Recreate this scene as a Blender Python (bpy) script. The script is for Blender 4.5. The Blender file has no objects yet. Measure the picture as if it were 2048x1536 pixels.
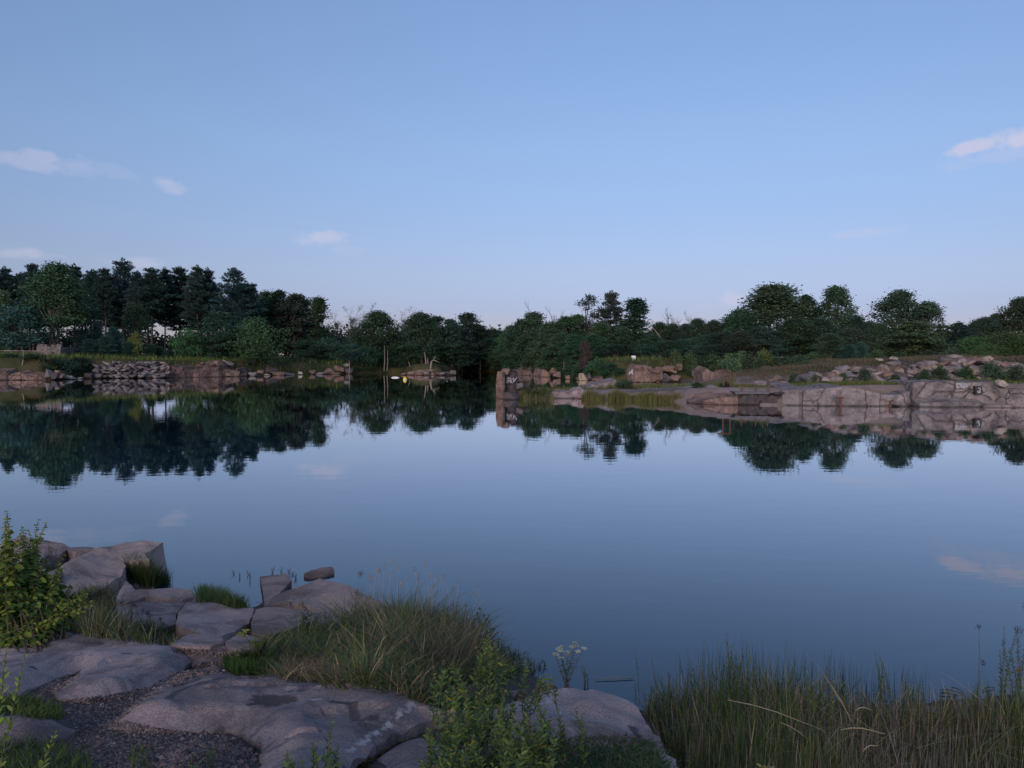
import bpy, bmesh, math, random
import numpy as np
from mathutils import Vector, Matrix, noise, geometry
from mathutils.bvhtree import BVHTree

# ------------------------------------------------------------------ camera, sky, sun, exposure
SC = bpy.context.scene
COL = SC.collection
F = 1577.0                       # focal length in photo pixels (2048 wide)
CAM = Vector((0, 0, 3.5))
PITCH = math.radians(2.05); ROLL = math.radians(0.315)
fw = Vector((0, math.cos(PITCH), -math.sin(PITCH)))
r0 = Vector((1, 0, 0)); u0 = Vector((0, math.sin(PITCH), math.cos(PITCH)))
rt = r0 * math.cos(ROLL) + u0 * math.sin(ROLL)
up = -r0 * math.sin(ROLL) + u0 * math.cos(ROLL)
cam = bpy.data.cameras.new('camera'); co = bpy.data.objects.new('camera', cam); COL.objects.link(co)
M = Matrix((rt, up, -fw)).transposed().to_4x4(); M.translation = CAM
co.matrix_world = M
cam.sensor_width = 36; cam.lens = 36 * F / 2048; cam.clip_start = 0.05; cam.clip_end = 6000
SC.camera = co

SUN_EL = math.radians(16.0); SUN_AZ = math.radians(196)     # low, behind and left of the camera (azimuth clockwise from +Y)
W = bpy.data.worlds.new('World'); SC.world = W; W.use_nodes = True
nt = W.node_tree; nt.nodes.clear()
def N(nt, t, **k):
    n = nt.nodes.new(t)
    for a, b in k.items(): setattr(n, a, b)
    return n
L = nt.links.new
sky = N(nt, 'ShaderNodeTexSky', sky_type='NISHITA')
sky.sun_disc = False; sky.sun_elevation = SUN_EL; sky.sun_rotation = SUN_AZ
sky.altitude = 250; sky.air_density = 1.0; sky.dust_density = 0.3; sky.ozone_density = 2.0
bg = N(nt, 'ShaderNodeBackground'); bg.inputs[1].default_value = 0.104
out = N(nt, 'ShaderNodeOutputWorld')
hsv = N(nt, 'ShaderNodeHueSaturation')
tc = N(nt, 'ShaderNodeTexCoord')
L(sky.outputs[0], hsv.inputs['Color'])
hsv.inputs['Saturation'].default_value = 1.0; hsv.inputs['Hue'].default_value = 0.5
sep = N(nt, 'ShaderNodeSeparateXYZ'); L(tc.outputs['Generated'], sep.inputs[0])
# balance of the sky: real air near the horizon is a little paler and more violet than the model
ramp = N(nt, 'ShaderNodeValToRGB'); L(sep.outputs['Z'], ramp.inputs[0])
SKYRAMP = [(0.0, (.50, .47, .80)), (.058, (.60, .56, .89)), (.102, (.80, .71, .92)), (.25, (1.20, 1.12, 1.25)), (.407, (1.45, 1.38, 1.50)), (1.0, (1.3, 1.22, 1.3))]
cr = ramp.color_ramp
cr.elements[0].position = SKYRAMP[0][0]; cr.elements[1].position = SKYRAMP[-1][0]
for p, c in SKYRAMP[1:-1]: cr.elements.new(p)
for e, (p, c) in zip(cr.elements, SKYRAMP): e.color = (*c, 1)
mul = N(nt, 'ShaderNodeMix', data_type='RGBA', blend_type='MULTIPLY'); mul.inputs[0].default_value = 1
L(hsv.outputs[0], mul.inputs[6]); L(ramp.outputs[0], mul.inputs[7])

def ray(px, py): return (fw + rt * ((px - 1024) / F) - up * ((py - 768) / F))
# clouds of the sky: soft patches at fixed compass directions
noi = N(nt, 'ShaderNodeTexNoise'); noi.inputs['Scale'].default_value = 22; noi.inputs['Detail'].default_value = 6; noi.inputs['Roughness'].default_value = 0.6
mp = N(nt, 'ShaderNodeMapping'); mp.inputs['Scale'].default_value = (1, 1, 1.8); L(tc.outputs['Generated'], mp.inputs[0]); L(mp.outputs[0], noi.inputs['Vector'])
acc = None
CLOUDS = [(30, 322, 62, 15, 0.36, 0), (90, 312, 34, 13, 0.42, 0), (158, 332, 32, 18, 0.26, 10), (240, 345, 60, 10, 0.14, 12), (330, 364, 32, 12, 0.42, 16),
          (640, 473, 46, 14, 0.62, 0), (690, 500, 26, 10, 0.15, 0), (62, 508, 40, 9, 0.4, 0), (275, 528, 44, 12, 0.42, 0), (1965, 290, 50, 15, 0.85, -6), (2042, 278, 46, 15, 0.9, -6), (2030, 304, 90, 18, 0.3, -6),
          (1720, 466, 56, 8, 0.28, -3), (1472, 600, 34, 15, 0.55, 0), (1450, 612, 60, 10, 0.2, 0)]
CLOUDS = [(a_, b_, c_ * .85, d_ * .85, e_ * .82, f_) for a_, b_, c_, d_, e_, f_ in CLOUDS]
for (px, py, hw, hh, st, tilt) in CLOUDS:
    c = ray(px, py).normalized()
    th = math.radians(tilt)
    ex = (rt * math.cos(th) - up * math.sin(th)).normalized(); ey = (up * math.cos(th) + rt * math.sin(th)).normalized()
    m = N(nt, 'ShaderNodeVectorMath', operation='SUBTRACT'); L(tc.outputs['Generated'], m.inputs[0]); m.inputs[1].default_value = c
    dx = N(nt, 'ShaderNodeVectorMath', operation='DOT_PRODUCT'); L(m.outputs[0], dx.inputs[0]); dx.inputs[1].default_value = ex * (F / hw)
    dy = N(nt, 'ShaderNodeVectorMath', operation='DOT_PRODUCT'); L(m.outputs[0], dy.inputs[0]); dy.inputs[1].default_value = ey * (F / hh)
    dz = N(nt, 'ShaderNodeVectorMath', operation='DOT_PRODUCT'); L(m.outputs[0], dz.inputs[0]); dz.inputs[1].default_value = c * 3
    cb = N(nt, 'ShaderNodeCombineXYZ'); L(dx.outputs['Value'], cb.inputs[0]); L(dy.outputs['Value'], cb.inputs[1]); L(dz.outputs['Value'], cb.inputs[2])
    ln = N(nt, 'ShaderNodeVectorMath', operation='LENGTH'); L(cb.outputs[0], ln.inputs[0])
    # mask = st * smooth(1.25 - r + (noise-.5)*1.7)
    s1 = N(nt, 'ShaderNodeMath', operation='MULTIPLY_ADD'); L(noi.outputs[0], s1.inputs[0]); s1.inputs[1].default_value = 4.6; s1.inputs[2].default_value = -1.45
    s2 = N(nt, 'ShaderNodeMath', operation='SUBTRACT'); L(s1.outputs[0], s2.inputs[0]); L(ln.outputs['Value'], s2.inputs[1])
    mr = N(nt, 'ShaderNodeMapRange', interpolation_type='SMOOTHSTEP'); L(s2.outputs[0], mr.inputs[0])
    mr.inputs[1].default_value = -0.55; mr.inputs[2].default_value = 0.6; mr.inputs[3].default_value = 0; mr.inputs[4].default_value = st
    if acc is None: acc = mr.outputs[0]
    else:
        a = N(nt, 'ShaderNodeMath', operation='MAXIMUM'); L(acc, a.inputs[0]); L(mr.outputs[0], a.inputs[1]); acc = a.outputs[0]
cm = N(nt, 'ShaderNodeMix', data_type='RGBA'); L(acc, cm.inputs[0]); L(mul.outputs[2], cm.inputs[6]); cm.inputs[7].default_value = (5.8, 5.6, 7.0, 1)
L(cm.outputs[2], bg.inputs[0]); L(bg.outputs[0], out.inputs[0])
CLOUDMIX = cm
sun = bpy.data.lights.new('sun', 'SUN'); sun.energy = 2.0; sun.angle = math.radians(35); sun.color = (1.0, 0.80, 0.70)
so = bpy.data.objects.new('sun', sun); COL.objects.link(so)
sd = Vector((math.sin(SUN_AZ) * math.cos(SUN_EL), math.cos(SUN_AZ) * math.cos(SUN_EL), math.sin(SUN_EL)))
so.rotation_euler = sd.to_track_quat('Z', 'Y').to_euler(); so.location = (-20, -20, 30)
SC.view_settings.view_transform = 'Standard'; SC.view_settings.look = 'None'; SC.view_settings.gamma = 1
SC.view_settings.exposure = 0.05
SC.cycles.max_bounces = 6; SC.cycles.diffuse_bounces = 3; SC.cycles.glossy_bounces = 3; SC.cycles.transparent_max_bounces = 8

# ------------------------------------------------------------------ helpers
rng = np.random.default_rng(7); random.seed(7)
def atz(px, py, z):
    d = ray(px, py); t = (z - CAM.z) / d.z
    return CAM + d * t
def aty(px, py, Y):
    d = ray(px, py); return CAM + d * (Y / d.y)
PROF = np.array([(0, 2.35), (2.0, 2.0), (3.26, 1.75), (4.83, 1.35), (6.45, 1.05), (7.63, .85), (9.2, .6), (10.6, .4), (12, .2), (14, .1)])
def prof(y): return np.interp(y, PROF[:, 0], PROF[:, 1])
def onp(px, py, dz=0.0):
    z = 1.0
    for _ in range(30):
        p = atz(px, py, z); z = 0.5 * z + 0.5 * (float(prof(p.y)) + dz)
    return atz(px, py, z)

def tagit(o, label=None, cat=None, group=None, kind=None):
    if label: o['label'] = label
    if cat: o['category'] = cat
    if group: o['group'] = group
    if kind: o['kind'] = kind
    return o
def link(name, me, mat=None, parent=None):
    o = bpy.data.objects.new(name, me); COL.objects.link(o)
    if mat and not me.materials: me.materials.append(mat)
    if parent: o.parent = parent
    return o
def empty(name, loc, label, cat, group=None):
    o = bpy.data.objects.new(name, None); COL.objects.link(o); o.location = loc; o.empty_display_size = 0.2
    return tagit(o, label, cat, group)
def mesh_np(name, V, faces, k, col=None, smooth=False):
    """V (n,3); faces (m,k) int; col per-face (m,3) or per-vert (n,3)"""
    me = bpy.data.meshes.new(name)
    V = np.asarray(V, np.float32); faces = np.asarray(faces, np.int32)
    me.vertices.add(len(V)); me.vertices.foreach_set('co', V.ravel())
    m = len(faces); me.loops.add(m * k); me.loops.foreach_set('vertex_index', faces.ravel())
    me.polygons.add(m); me.polygons.foreach_set('loop_start', np.arange(0, m * k, k, dtype=np.int32))
    if smooth: me.polygons.foreach_set('use_smooth', np.ones(m, bool))
    me.update(calc_edges=True)
    if col is not None:
        col = np.asarray(col, np.float32)
        a = me.color_attributes.new('col', 'FLOAT_COLOR', 'POINT' if len(col) == len(V) else 'CORNER')
        if len(col) != len(V): col = np.repeat(col, k, axis=0)
        a.data.foreach_set('color', np.c_[col, np.ones(len(col))].astype(np.float32).ravel())
    return me
def fbm(x, y, z=0.0, o=4): return noise.fractal(Vector((x, y, z)), 1.0, 2.0, o)

# value-noise arrays for vectorised terrain
_G = rng.random((256, 256))
def vn(x, y):
    x = np.asarray(x, float); y = np.asarray(y, float)
    xi = np.floor(x).astype(int); yi = np.floor(y).astype(int); fx = x - xi; fy = y - yi
    fx = fx * fx * (3 - 2 * fx); fy = fy * fy * (3 - 2 * fy)
    g = lambda a, b: _G[a % 256, b % 256]
    return (g(xi, yi) * (1 - fx) + g(xi + 1, yi) * fx) * (1 - fy) + (g(xi, yi + 1) * (1 - fx) + g(xi + 1, yi + 1) * fx) * fy - 0.5
def vf(x, y, o=4):
    s = 0; a = 1.0
    for i in range(o): s = s + a * vn(x * 2 ** i + 17 * i, y * 2 ** i + 5 * i); a *= 0.5
    return s

# ------------------------------------------------------------------ materials
def mat(name):
    m = bpy.data.materials.new(name); m.use_nodes = True; nt = m.node_tree
    b = nt.nodes['Principled BSDF']; return m, nt, b
def rockmat(name, c1, c2, c3, speck=0.35, rough=0.9, scale=1.0, bump=0.35, crack=0.0):
    m, nt, b = mat(name); L = nt.links.new
    tc = N(nt, 'ShaderNodeTexCoord'); g = N(nt, 'ShaderNodeNewGeometry')
    P = g.outputs['Position']
    n1 = N(nt, 'ShaderNodeTexNoise'); n1.inputs['Scale'].default_value = 0.9 * scale; n1.inputs['Detail'].default_value = 6; n1.inputs['Roughness'].default_value = 0.62; L(P, n1.inputs[0])
    n2 = N(nt, 'ShaderNodeTexNoise'); n2.inputs['Scale'].default_value = 5 * scale; n2.inputs['Detail'].default_value = 8; n2.inputs['Roughness'].default_value = 0.7; L(P, n2.inputs[0])
    n3 = N(nt, 'ShaderNodeTexNoise'); n3.inputs['Scale'].default_value = 95 * scale; n3.inputs['Detail'].default_value = 3; L(P, n3.inputs[0])
    r1 = N(nt, 'ShaderNodeMapRange'); L(n1.outputs[0], r1.inputs[0]); r1.inputs[1].default_value = .38; r1.inputs[2].default_value = .62
    r2 = N(nt, 'ShaderNodeMapRange'); L(n2.outputs[0], r2.inputs[0]); r2.inputs[1].default_value = .42; r2.inputs[2].default_value = .68
    mx = N(nt, 'ShaderNodeMix', data_type='RGBA'); L(r1.outputs[0], mx.inputs[0]); mx.inputs[6].default_value = (*c1, 1); mx.inputs[7].default_value = (*c2, 1)
    m2 = N(nt, 'ShaderNodeMix', data_type='RGBA'); 
    q = N(nt, 'ShaderNodeMath', operation='MULTIPLY'); L(r2.outputs[0], q.inputs[0]); q.inputs[1].default_value = .6; L(q.outputs[0], m2.inputs[0]); L(mx.outputs[2], m2.inputs[6]); m2.inputs[7].default_value = (*c3, 1)
    # speckle
    r3 = N(nt, 'ShaderNodeMapRange'); L(n3.outputs[0], r3.inputs[0]); r3.inputs[1].default_value = .3; r3.inputs[2].default_value = .7; r3.inputs[3].default_value = 1 - speck; r3.inputs[4].default_value = 1 + speck
    oi = N(nt, 'ShaderNodeObjectInfo'); r4 = N(nt, 'ShaderNodeMapRange'); L(oi.outputs['Random'], r4.inputs[0]); r4.inputs[3].default_value = .82; r4.inputs[4].default_value = 1.2
    mm = N(nt, 'ShaderNodeMath', operation='MULTIPLY'); L(r3.outputs[0], mm.inputs[0]); L(r4.outputs[0], mm.inputs[1])
    vm = N(nt, 'ShaderNodeVectorMath', operation='SCALE'); L(m2.outputs[2], vm.inputs[0]); L(mm.outputs[0], vm.inputs['Scale'])
    n5 = N(nt, 'ShaderNodeTexNoise'); n5.inputs['Scale'].default_value = 1.5 * scale; n5.inputs['Detail'].default_value = 9; n5.inputs['Roughness'].default_value = .72; n5.inputs['Distortion'].default_value = .6; L(P, n5.inputs[0])
    r5 = N(nt, 'ShaderNodeMapRange', interpolation_type='SMOOTHSTEP'); L(n5.outputs[0], r5.inputs[0]); r5.inputs[1].default_value = .46; r5.inputs[2].default_value = .60; r5.inputs[3].default_value = 1.08; r5.inputs[4].default_value = .62
    m5 = N(nt, 'ShaderNodeMath', operation='MULTIPLY'); L(mm.outputs[0], m5.inputs[0]); L(r5.outputs[0], m5.inputs[1]); L(m5.outputs[0], vm.inputs['Scale'])
    # painted masks: r = soil, g = pale scrape, b = dark stain (vertex attribute, absent -> 0)
    at = N(nt, 'ShaderNodeAttribute'); at.attribute_name = 'mask'; sp = N(nt, 'ShaderNodeSeparateColor'); L(at.outputs['Color'], sp.inputs[0])
    nb = N(nt, 'ShaderNodeTexNoise'); nb.inputs['Scale'].default_value = 22; nb.inputs['Detail'].default_value = 6; nb.inputs['Roughness'].default_value = .75; L(P, nb.inputs[0])
    def brk(src, lo, hi, k):
        a = N(nt, 'ShaderNodeMath', operation='MULTIPLY_ADD'); L(nb.outputs[0], a.inputs[0]); a.inputs[1].default_value = k; a.inputs[2].default_value = -0.5 * k
        c = N(nt, 'ShaderNodeMath', operation='ADD'); L(src, c.inputs[0]); L(a.outputs[0], c.inputs[1])
        d = N(nt, 'ShaderNodeMapRange', interpolation_type='SMOOTHSTEP'); L(c.outputs[0], d.inputs[0]); d.inputs[1].default_value = lo; d.inputs[2].default_value = hi
        return d.outputs[0]
    cur = vm.outputs[0]
    for src, lo, hi, k, colr in ((sp.outputs[2], .25, .6, .9, (0.10, .085, .085)), (sp.outputs[0], .35, .65, 1.1, (0.085, .068, .063)), (sp.outputs[1], .5, .9, 1.7, (0.5, .46, .45))):
        f = brk(src, lo, hi, k); x = N(nt, 'ShaderNodeMix', data_type='RGBA'); L(f, x.inputs[0]); L(cur, x.inputs[6]); x.inputs[7].default_value = (*colr, 1); cur = x.outputs[2]
    sz_ = N(nt, 'ShaderNodeSeparateXYZ'); L(P, sz_.inputs[0])
    wa = N(nt, 'ShaderNodeMath', operation='MULTIPLY_ADD'); L(n2.outputs[0], wa.inputs[0]); wa.inputs[1].default_value = -.16; L(sz_.outputs['Z'], wa.inputs[2])
    wb = N(nt, 'ShaderNodeMapRange', interpolation_type='SMOOTHSTEP'); L(wa.outputs[0], wb.inputs[0]); wb.inputs[1].default_value = -.04; wb.inputs[2].default_value = .06; wb.inputs[3].default_value = .42; wb.inputs[4].default_value = 1
    wc = N(nt, 'ShaderNodeVectorMath', operation='SCALE'); L(cur, wc.inputs[0]); L(wb.outputs[0], wc.inputs['Scale']); cur = wc.outputs[0]      # wet band just above the water
    if crack:
        v = N(nt, 'ShaderNodeTexVoronoi', feature='DISTANCE_TO_EDGE'); v.inputs['Scale'].default_value = crack
        wv = N(nt, 'ShaderNodeVectorMath', operation='ADD'); ns = N(nt, 'ShaderNodeVectorMath', operation='SCALE'); L(n1.outputs['Color'], ns.inputs[0]); ns.inputs['Scale'].default_value = .55 / crack; L(P, wv.inputs[0]); L(ns.outputs[0], wv.inputs[1]); L(wv.outputs[0], v.inputs['Vector'])
        cr_ = N(nt, 'ShaderNodeMapRange'); L(v.outputs[0], cr_.inputs[0]); cr_.inputs[1].default_value = 0; cr_.inputs[2].default_value = .035; cr_.inputs[3].default_value = .3; cr_.inputs[4].default_value = 1
        vs = N(nt, 'ShaderNodeVectorMath', operation='SCALE'); L(cur, vs.inputs[0]); L(cr_.outputs[0], vs.inputs['Scale']); cur = vs.outputs[0]
    L(cur, b.inputs['Base Color']); b.inputs['Roughness'].default_value = rough; b.inputs['Specular IOR Level'].default_value = 0.25
    ad = N(nt, 'ShaderNodeMath', operation='MULTIPLY_ADD'); L(n3.outputs[0], ad.inputs[0]); ad.inputs[1].default_value = .12; 
    mpf = N(nt, 'ShaderNodeMapping'); mpf.inputs['Scale'].default_value = (1, 2.2, 1); mpf.inputs['Rotation'].default_value = (0, 0, .45); L(P, mpf.inputs[0])
    nf_ = N(nt, 'ShaderNodeTexNoise'); nf_.inputs['Scale'].default_value = .75 * scale; nf_.inputs['Detail'].default_value = 5; nf_.inputs['Roughness'].default_value = .5; L(mpf.outputs[0], nf_.inputs[0])
    sn = N(nt, 'ShaderNodeMath', operation='SNAP'); L(nf_.outputs[0], sn.inputs[0]); sn.inputs[1].default_value = .075
    sf = N(nt, 'ShaderNodeMath', operation='MULTIPLY_ADD'); L(sn.outputs[0], sf.inputs[0]); sf.inputs[1].default_value = 5.0; L(n2.outputs[0], sf.inputs[2]); L(sf.outputs[0], ad.inputs[2])
    bp = N(nt, 'ShaderNodeBump'); bp.inputs['Strength'].default_value = bump; bp.inputs['Distance'].default_value = 0.06 / scale; L(ad.outputs[0], bp.inputs['Height']); L(bp.outputs[0], b.inputs['Normal'])
    return m
M_GRAN = rockmat('granite_grey', (.31, .245, .245), (.205, .17, .17), (.38, .31, .29))
M_GRANP = rockmat('granite_pink', (.34, .255, .24), (.24, .19, .185), (.42, .32, .28))
M_FARPINK = rockmat('rock_red', (.25, .165, .135), (.15, .105, .09), (.32, .22, .17), scale=.6, bump=.9, speck=.2)
M_FARGREY = rockmat('rock_grey', (.205, .18, .18), (.14, .122, .128), (.30, .26, .24), scale=.6, bump=.9, speck=.2)
M_FARCRK = rockmat('rock_cut_face', (.235, .205, .205), (.15, .13, .135), (.33, .28, .25), scale=.5, bump=.7, speck=.2, crack=.42)
M_PINKCRK = rockmat('rock_red_cut', (.29, .19, .155), (.17, .12, .105), (.37, .255, .20), scale=.5, bump=.9, speck=.2, crack=.5)
M_DARK = rockmat('rock_dark', (.09, .075, .075), (.06, .05, .055), (.15, .12, .11), scale=.7, bump=.9, speck=.2)
M_TAN = rockmat('rock_tan', (.36, .28, .20), (.26, .20, .155), (.42, .34, .26), scale=.7, bump=.8, speck=.2)
M_PALE = rockmat('rock_pale', (.42, .36, .31), (.34, .29, .26), (.5, .43, .37), scale=.7, bump=.6, speck=.2)

def leafmat(name, rough=0.6, trans=0.25, rnd=0.25, tint=(1, 1, 1)):
    m, nt, b = mat(name); L = nt.links.new
    at = N(nt, 'ShaderNodeAttribute'); at.attribute_name = 'col'
    oi = N(nt, 'ShaderNodeObjectInfo'); r4 = N(nt, 'ShaderNodeMapRange'); L(oi.outputs['Random'], r4.inputs[0]); r4.inputs[3].default_value = 1 - rnd; r4.inputs[4].default_value = 1 + rnd
    ti = N(nt, 'ShaderNodeMix', data_type='RGBA', blend_type='MULTIPLY'); ti.inputs[0].default_value = 1; L(at.outputs['Color'], ti.inputs[6]); L(oi.outputs['Color'], ti.inputs[7])
    vm = N(nt, 'ShaderNodeVectorMath', operation='SCALE'); L(ti.outputs[2], vm.inputs[0]); L(r4.outputs[0], vm.inputs['Scale'])
    L(vm.outputs[0], b.inputs['Base Color']); b.inputs['Roughness'].default_value = rough; b.inputs['Specular IOR Level'].default_value = 0.2
    if trans:
        t = N(nt, 'ShaderNodeBsdfTranslucent'); L(vm.outputs[0], t.inputs[0]); ms = N(nt, 'ShaderNodeMixShader'); ms.inputs[0].default_value = trans
        L(b.outputs[0], ms.inputs[1]); L(t.outputs[0], ms.inputs[2]); L(ms.outputs[0], nt.nodes['Material Output'].inputs[0])
    return m
M_LEAF = leafmat('foliage'); M_GRASS = leafmat('grass_blades', trans=0.3, rnd=0.0)
def barkmat(name, c, s=4):
    m, nt, b = mat(name); L = nt.links.new
    g = N(nt, 'ShaderNodeTexCoord'); n = N(nt, 'ShaderNodeTexNoise'); n.inputs['Scale'].default_value = s; n.inputs['Detail'].default_value = 5; L(g.outputs['Object'], n.inputs[0])
    mx = N(nt, 'ShaderNodeMix', data_type='RGBA'); L(n.outputs[0], mx.inputs[0]); mx.inputs[6].default_value = (*[x * .55 for x in c], 1); mx.inputs[7].default_value = (*[x * 1.4 for x in c], 1)
    L(mx.outputs[2], b.inputs['Base Color']); b.inputs['Roughness'].default_value = .9; return m
M_BARK = barkmat('bark_dark', (.07, .055, .05)); M_BARKP = barkmat('bark_pale', (.24, .21, .19)); M_BIRCH = barkmat('bark_birch', (.34, .31, .29)); M_TWIG = barkmat('twig_stem', (.10, .075, .045), 20)
M_RUST = barkmat('rusty_steel', (.13, .06, .045), 6); M_STEEL = barkmat('weathered_steel', (.12, .12, .135), 6)
def flat(name, c, r=.6):
    m, nt, b = mat(name); L = nt.links.new
    n = N(nt, 'ShaderNodeTexNoise'); n.inputs['Scale'].default_value = 9; g = N(nt, 'ShaderNodeTexCoord'); L(g.outputs['Object'], n.inputs[0])
    mr = N(nt, 'ShaderNodeMapRange'); L(n.outputs[0], mr.inputs[0]); mr.inputs[3].default_value = .85; mr.inputs[4].default_value = 1.12
    v = N(nt, 'ShaderNodeVectorMath', operation='SCALE'); v.inputs[0].default_value = c; L(mr.outputs[0], v.inputs['Scale']); L(v.outputs[0], b.inputs['Base Color']); b.inputs['Roughness'].default_value = r
    return m
M_WHITE = flat('white_paint', (.78, .77, .78)); M_CHALK = flat('faded_white_spray', (.45, .44, .46)); M_YEL = flat('yellow_plastic', (.75, .62, .04)); M_BLACKP = flat('dark_paint', (.03, .03, .035)); M_ORANGE = flat('orange_plastic', (.55, .14, .05)); M_CONC = flat('old_masonry', (.2, .17, .165), .9)

# ------------------------------------------------------------------ terrain
def zpt(px, py): p = atz(px, py, 0); return (p.x, p.y)
LAKE = [(-60, 9.5)] + [(-12, 12.8)] + [zpt(*p) for p in [(0, 1118), (110, 1135), (330, 1165), (400, 1190), (505, 1222), (525, 1165), (600, 1152), (668, 1160), (745, 1200), (930, 1265), (1060, 1345), (1110, 1385), (1250, 1402), (1290, 1428), (1340, 1470), (1450, 1500), (1620, 1480), (1700, 1425), (1850, 1405), (2048, 1392)]]
LAKE += [(9, 7.6), (40, 5)] + [(75, 40)] + [zpt(*p) for p in [(2350, 821), (2048, 816), (1838, 812), (1820, 812), (1610, 812), (1480, 811), (1392, 807), (1320, 803), (1200, 799), (1140, 797), (1075, 798), (1036, 799), (993, 799), (998, 791), (1100, 789), (1190, 788), (1290, 787), (1400, 786), (1462, 780), (1472, 769), (1468, 765), (1390, 763), (1280, 765), (1190, 763), (1140, 759), (1080, 753), (1040, 750), (990, 745), (955, 743), (914, 748), (905, 751), (800, 750), (785, 746), (700, 748), (590, 750), (480, 753), (340, 756), (190, 757), (110, 760), (0, 761), (-300, 766)]] + [(-200, 90), (-200, 12)]
LK = np.array(LAKE)
def sdist(x, y, poly):
    """signed distance to polygon, + inside"""
    x = np.asarray(x, float); y = np.asarray(y, float)
    d = np.full(x.shape, 1e9); ins = np.zeros(x.shape, bool); n = len(poly)
    for i in range(n):
        ax, ay = poly[i]; bx, by = poly[(i + 1) % n]
        ex, ey = bx - ax, by - ay; l2 = ex * ex + ey * ey + 1e-12
        t = np.clip(((x - ax) * ex + (y - ay) * ey) / l2, 0, 1)
        d = np.minimum(d, (x - ax - t * ex) ** 2 + (y - ay - t * ey) ** 2)
        c = ((ay > y) != (by > y)); 
        with np.errstate(divide='ignore', invalid='ignore'):
            xx = ex * (y - ay) / (ey if ey != 0 else 1e-12) + ax
        ins ^= c & (x < xx)
    d = np.sqrt(d); return np.where(ins, d, -d)
def C(px, py, D): p = aty(px, py, D); return (p.x, p.y, p.z)
CT = [C(0, 713, 115), C(100, 713, 118), C(180, 717, 118), C(300, 722, 124), C(400, 720, 130), C(470, 722, 134), C(550, 715, 150), C(640, 716, 158), C(700, 728, 156), (-47, 152, .7), (-30, 160, .8), (-15, 165, 1.0), (-5, 175, 1.0), C(1060, 724, 150), C(1120, 724, 136), C(1180, 722, 122), C(1290, 719, 116), C(1400, 722, 120), C(1480, 722, 106), C(1600, 764, 66), C(1700, 765, 66), C(1800, 764, 66), C(1900, 763, 66), C(2000, 763, 66), C(2150, 762, 66),
      C(1040, 790, 67), C(1110, 785, 68), C(1180, 781, 69), C(1270, 780, 69), C(1350, 776, 70), C(1430, 776, 70), C(1470, 775, 68), C(1560, 776, 64), C(1640, 768, 63), C(1750, 768, 62), C(1850, 766, 62), C(2048, 766, 62), C(2300, 770, 60),
      C(1520, 752, 72), C(1580, 745, 72), C(1640, 733, 74), C(1720, 724, 76), C(1800, 718, 76), C(1900, 715, 76), C(2048, 716, 74), C(1560, 742, 88), C(1700, 722, 92), C(1900, 715, 90), C(2200, 716, 80), C(1480, 732, 92),
      (-200, 200, 3), (-100, 200, 2.8), (0, 220, 2), (60, 200, 3), (150, 160, 3.2), (-90, 160, 3), (-50, 185, 2.5), (40, 140, 3), (90, 120, 3.3), (150, 80, 3)]
CT = np.array(CT)
def land(x, y):
    w = 0; s = 0
    for (cx, cy, cz) in CT:
        q = 1.0 / (((x - cx) ** 2 + (y - cy) ** 2) ** 1.5 + 5.0); w = w + q; s = s + q * cz
    return s / w
def gz(x, y):
    x = np.asarray(x, float); y = np.asarray(y, float)
    d = sdist(x, y, LK)
    near = y < 25
    dl = -d
    t = np.clip(dl / 3.0, 0, 1); t = t * t * (3 - 2 * t)
    far = np.minimum(land(x, y), -.25 + (dl - np.where(y < 80, .5, 1.6)) * 1.5) + vf(x * .35, y * .35) * 0.25 * t
    # near shore : sloping rock bank, a wet marsh to the right
    pr = prof(np.clip(y, 0, 14)) - np.interp(y, [5.5, 7.0, 9, 12], [.06, .14, .32, .35])
    marsh = np.clip((x - .66) / .35, 0, 1)
    pr = pr * (1 - marsh) + (0.05 + .05 * vf(x * 2, y * 2)) * marsh
    pr = np.minimum(pr, 0.02 + dl * np.interp(x, [-.6, .1], [.75, .42])) + vf(x * 1.7, y * 1.7) * 0.02
    z = np.where(near, pr, far)
    z = np.where(d > 0, -np.minimum(0.04 + d * 0.55, 5.0), z)
    return z
_yy = np.arange(30, 200, .25)
def shoreD(px, which='last'):
    x = (px - 1024) / F * _yy; dd = sdist(x, _yy, LK) > 0; cr_ = np.where(dd[:-1] & ~dd[1:])[0]
    return float(_yy[cr_[0] if which == 'first' else cr_[-1]]) if len(cr_) else 60.
def axis(segs):
    o = []
    for a, b, s in segs: o += list(np.arange(a, b, s))
    return np.array(o + [segs[-1][1]])
xa = axis([(0, 6, .1), (6, 12, .25), (12, 100, .9), (100, 200, 3), (200, 2600, 150)]); xs = np.r_[-xa[::-1], xa[1:]]
ys = axis([(-60, 0, 6), (0, 14, .1), (14, 55, 1.2), (55, 80, .45), (80, 185, .8), (185, 260, 4), (260, 3000, 180)])
X, Y = np.meshgrid(xs, ys); Z = gz(X, Y)
nx, ny = len(xs), len(ys)
V = np.c_[X.ravel(), Y.ravel(), Z.ravel()]
idx = np.arange(nx * ny).reshape(ny, nx)
Fc = np.c_[idx[:-1, :-1].ravel(), idx[:-1, 1:].ravel(), idx[1:, 1:].ravel(), idx[1:, :-1].ravel()]
nearm = (V[:, 1] < 25).astype(float)
pen = ((V[:, 1] > 55) & (V[:, 1] < 76) & (V[:, 2] < 1.9)).astype(float)
me = mesh_np('ground', V, Fc, 4, np.c_[nearm, pen, 0 * nearm], smooth=True)
m, nt, b = mat('ground_soil_and_turf'); L = nt.links.new
at = N(nt, 'ShaderNodeAttribute'); at.attribute_name = 'col'; sp = N(nt, 'ShaderNodeSeparateColor'); L(at.outputs['Color'], sp.inputs[0])
g = N(nt, 'ShaderNodeNewGeometry')
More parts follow.
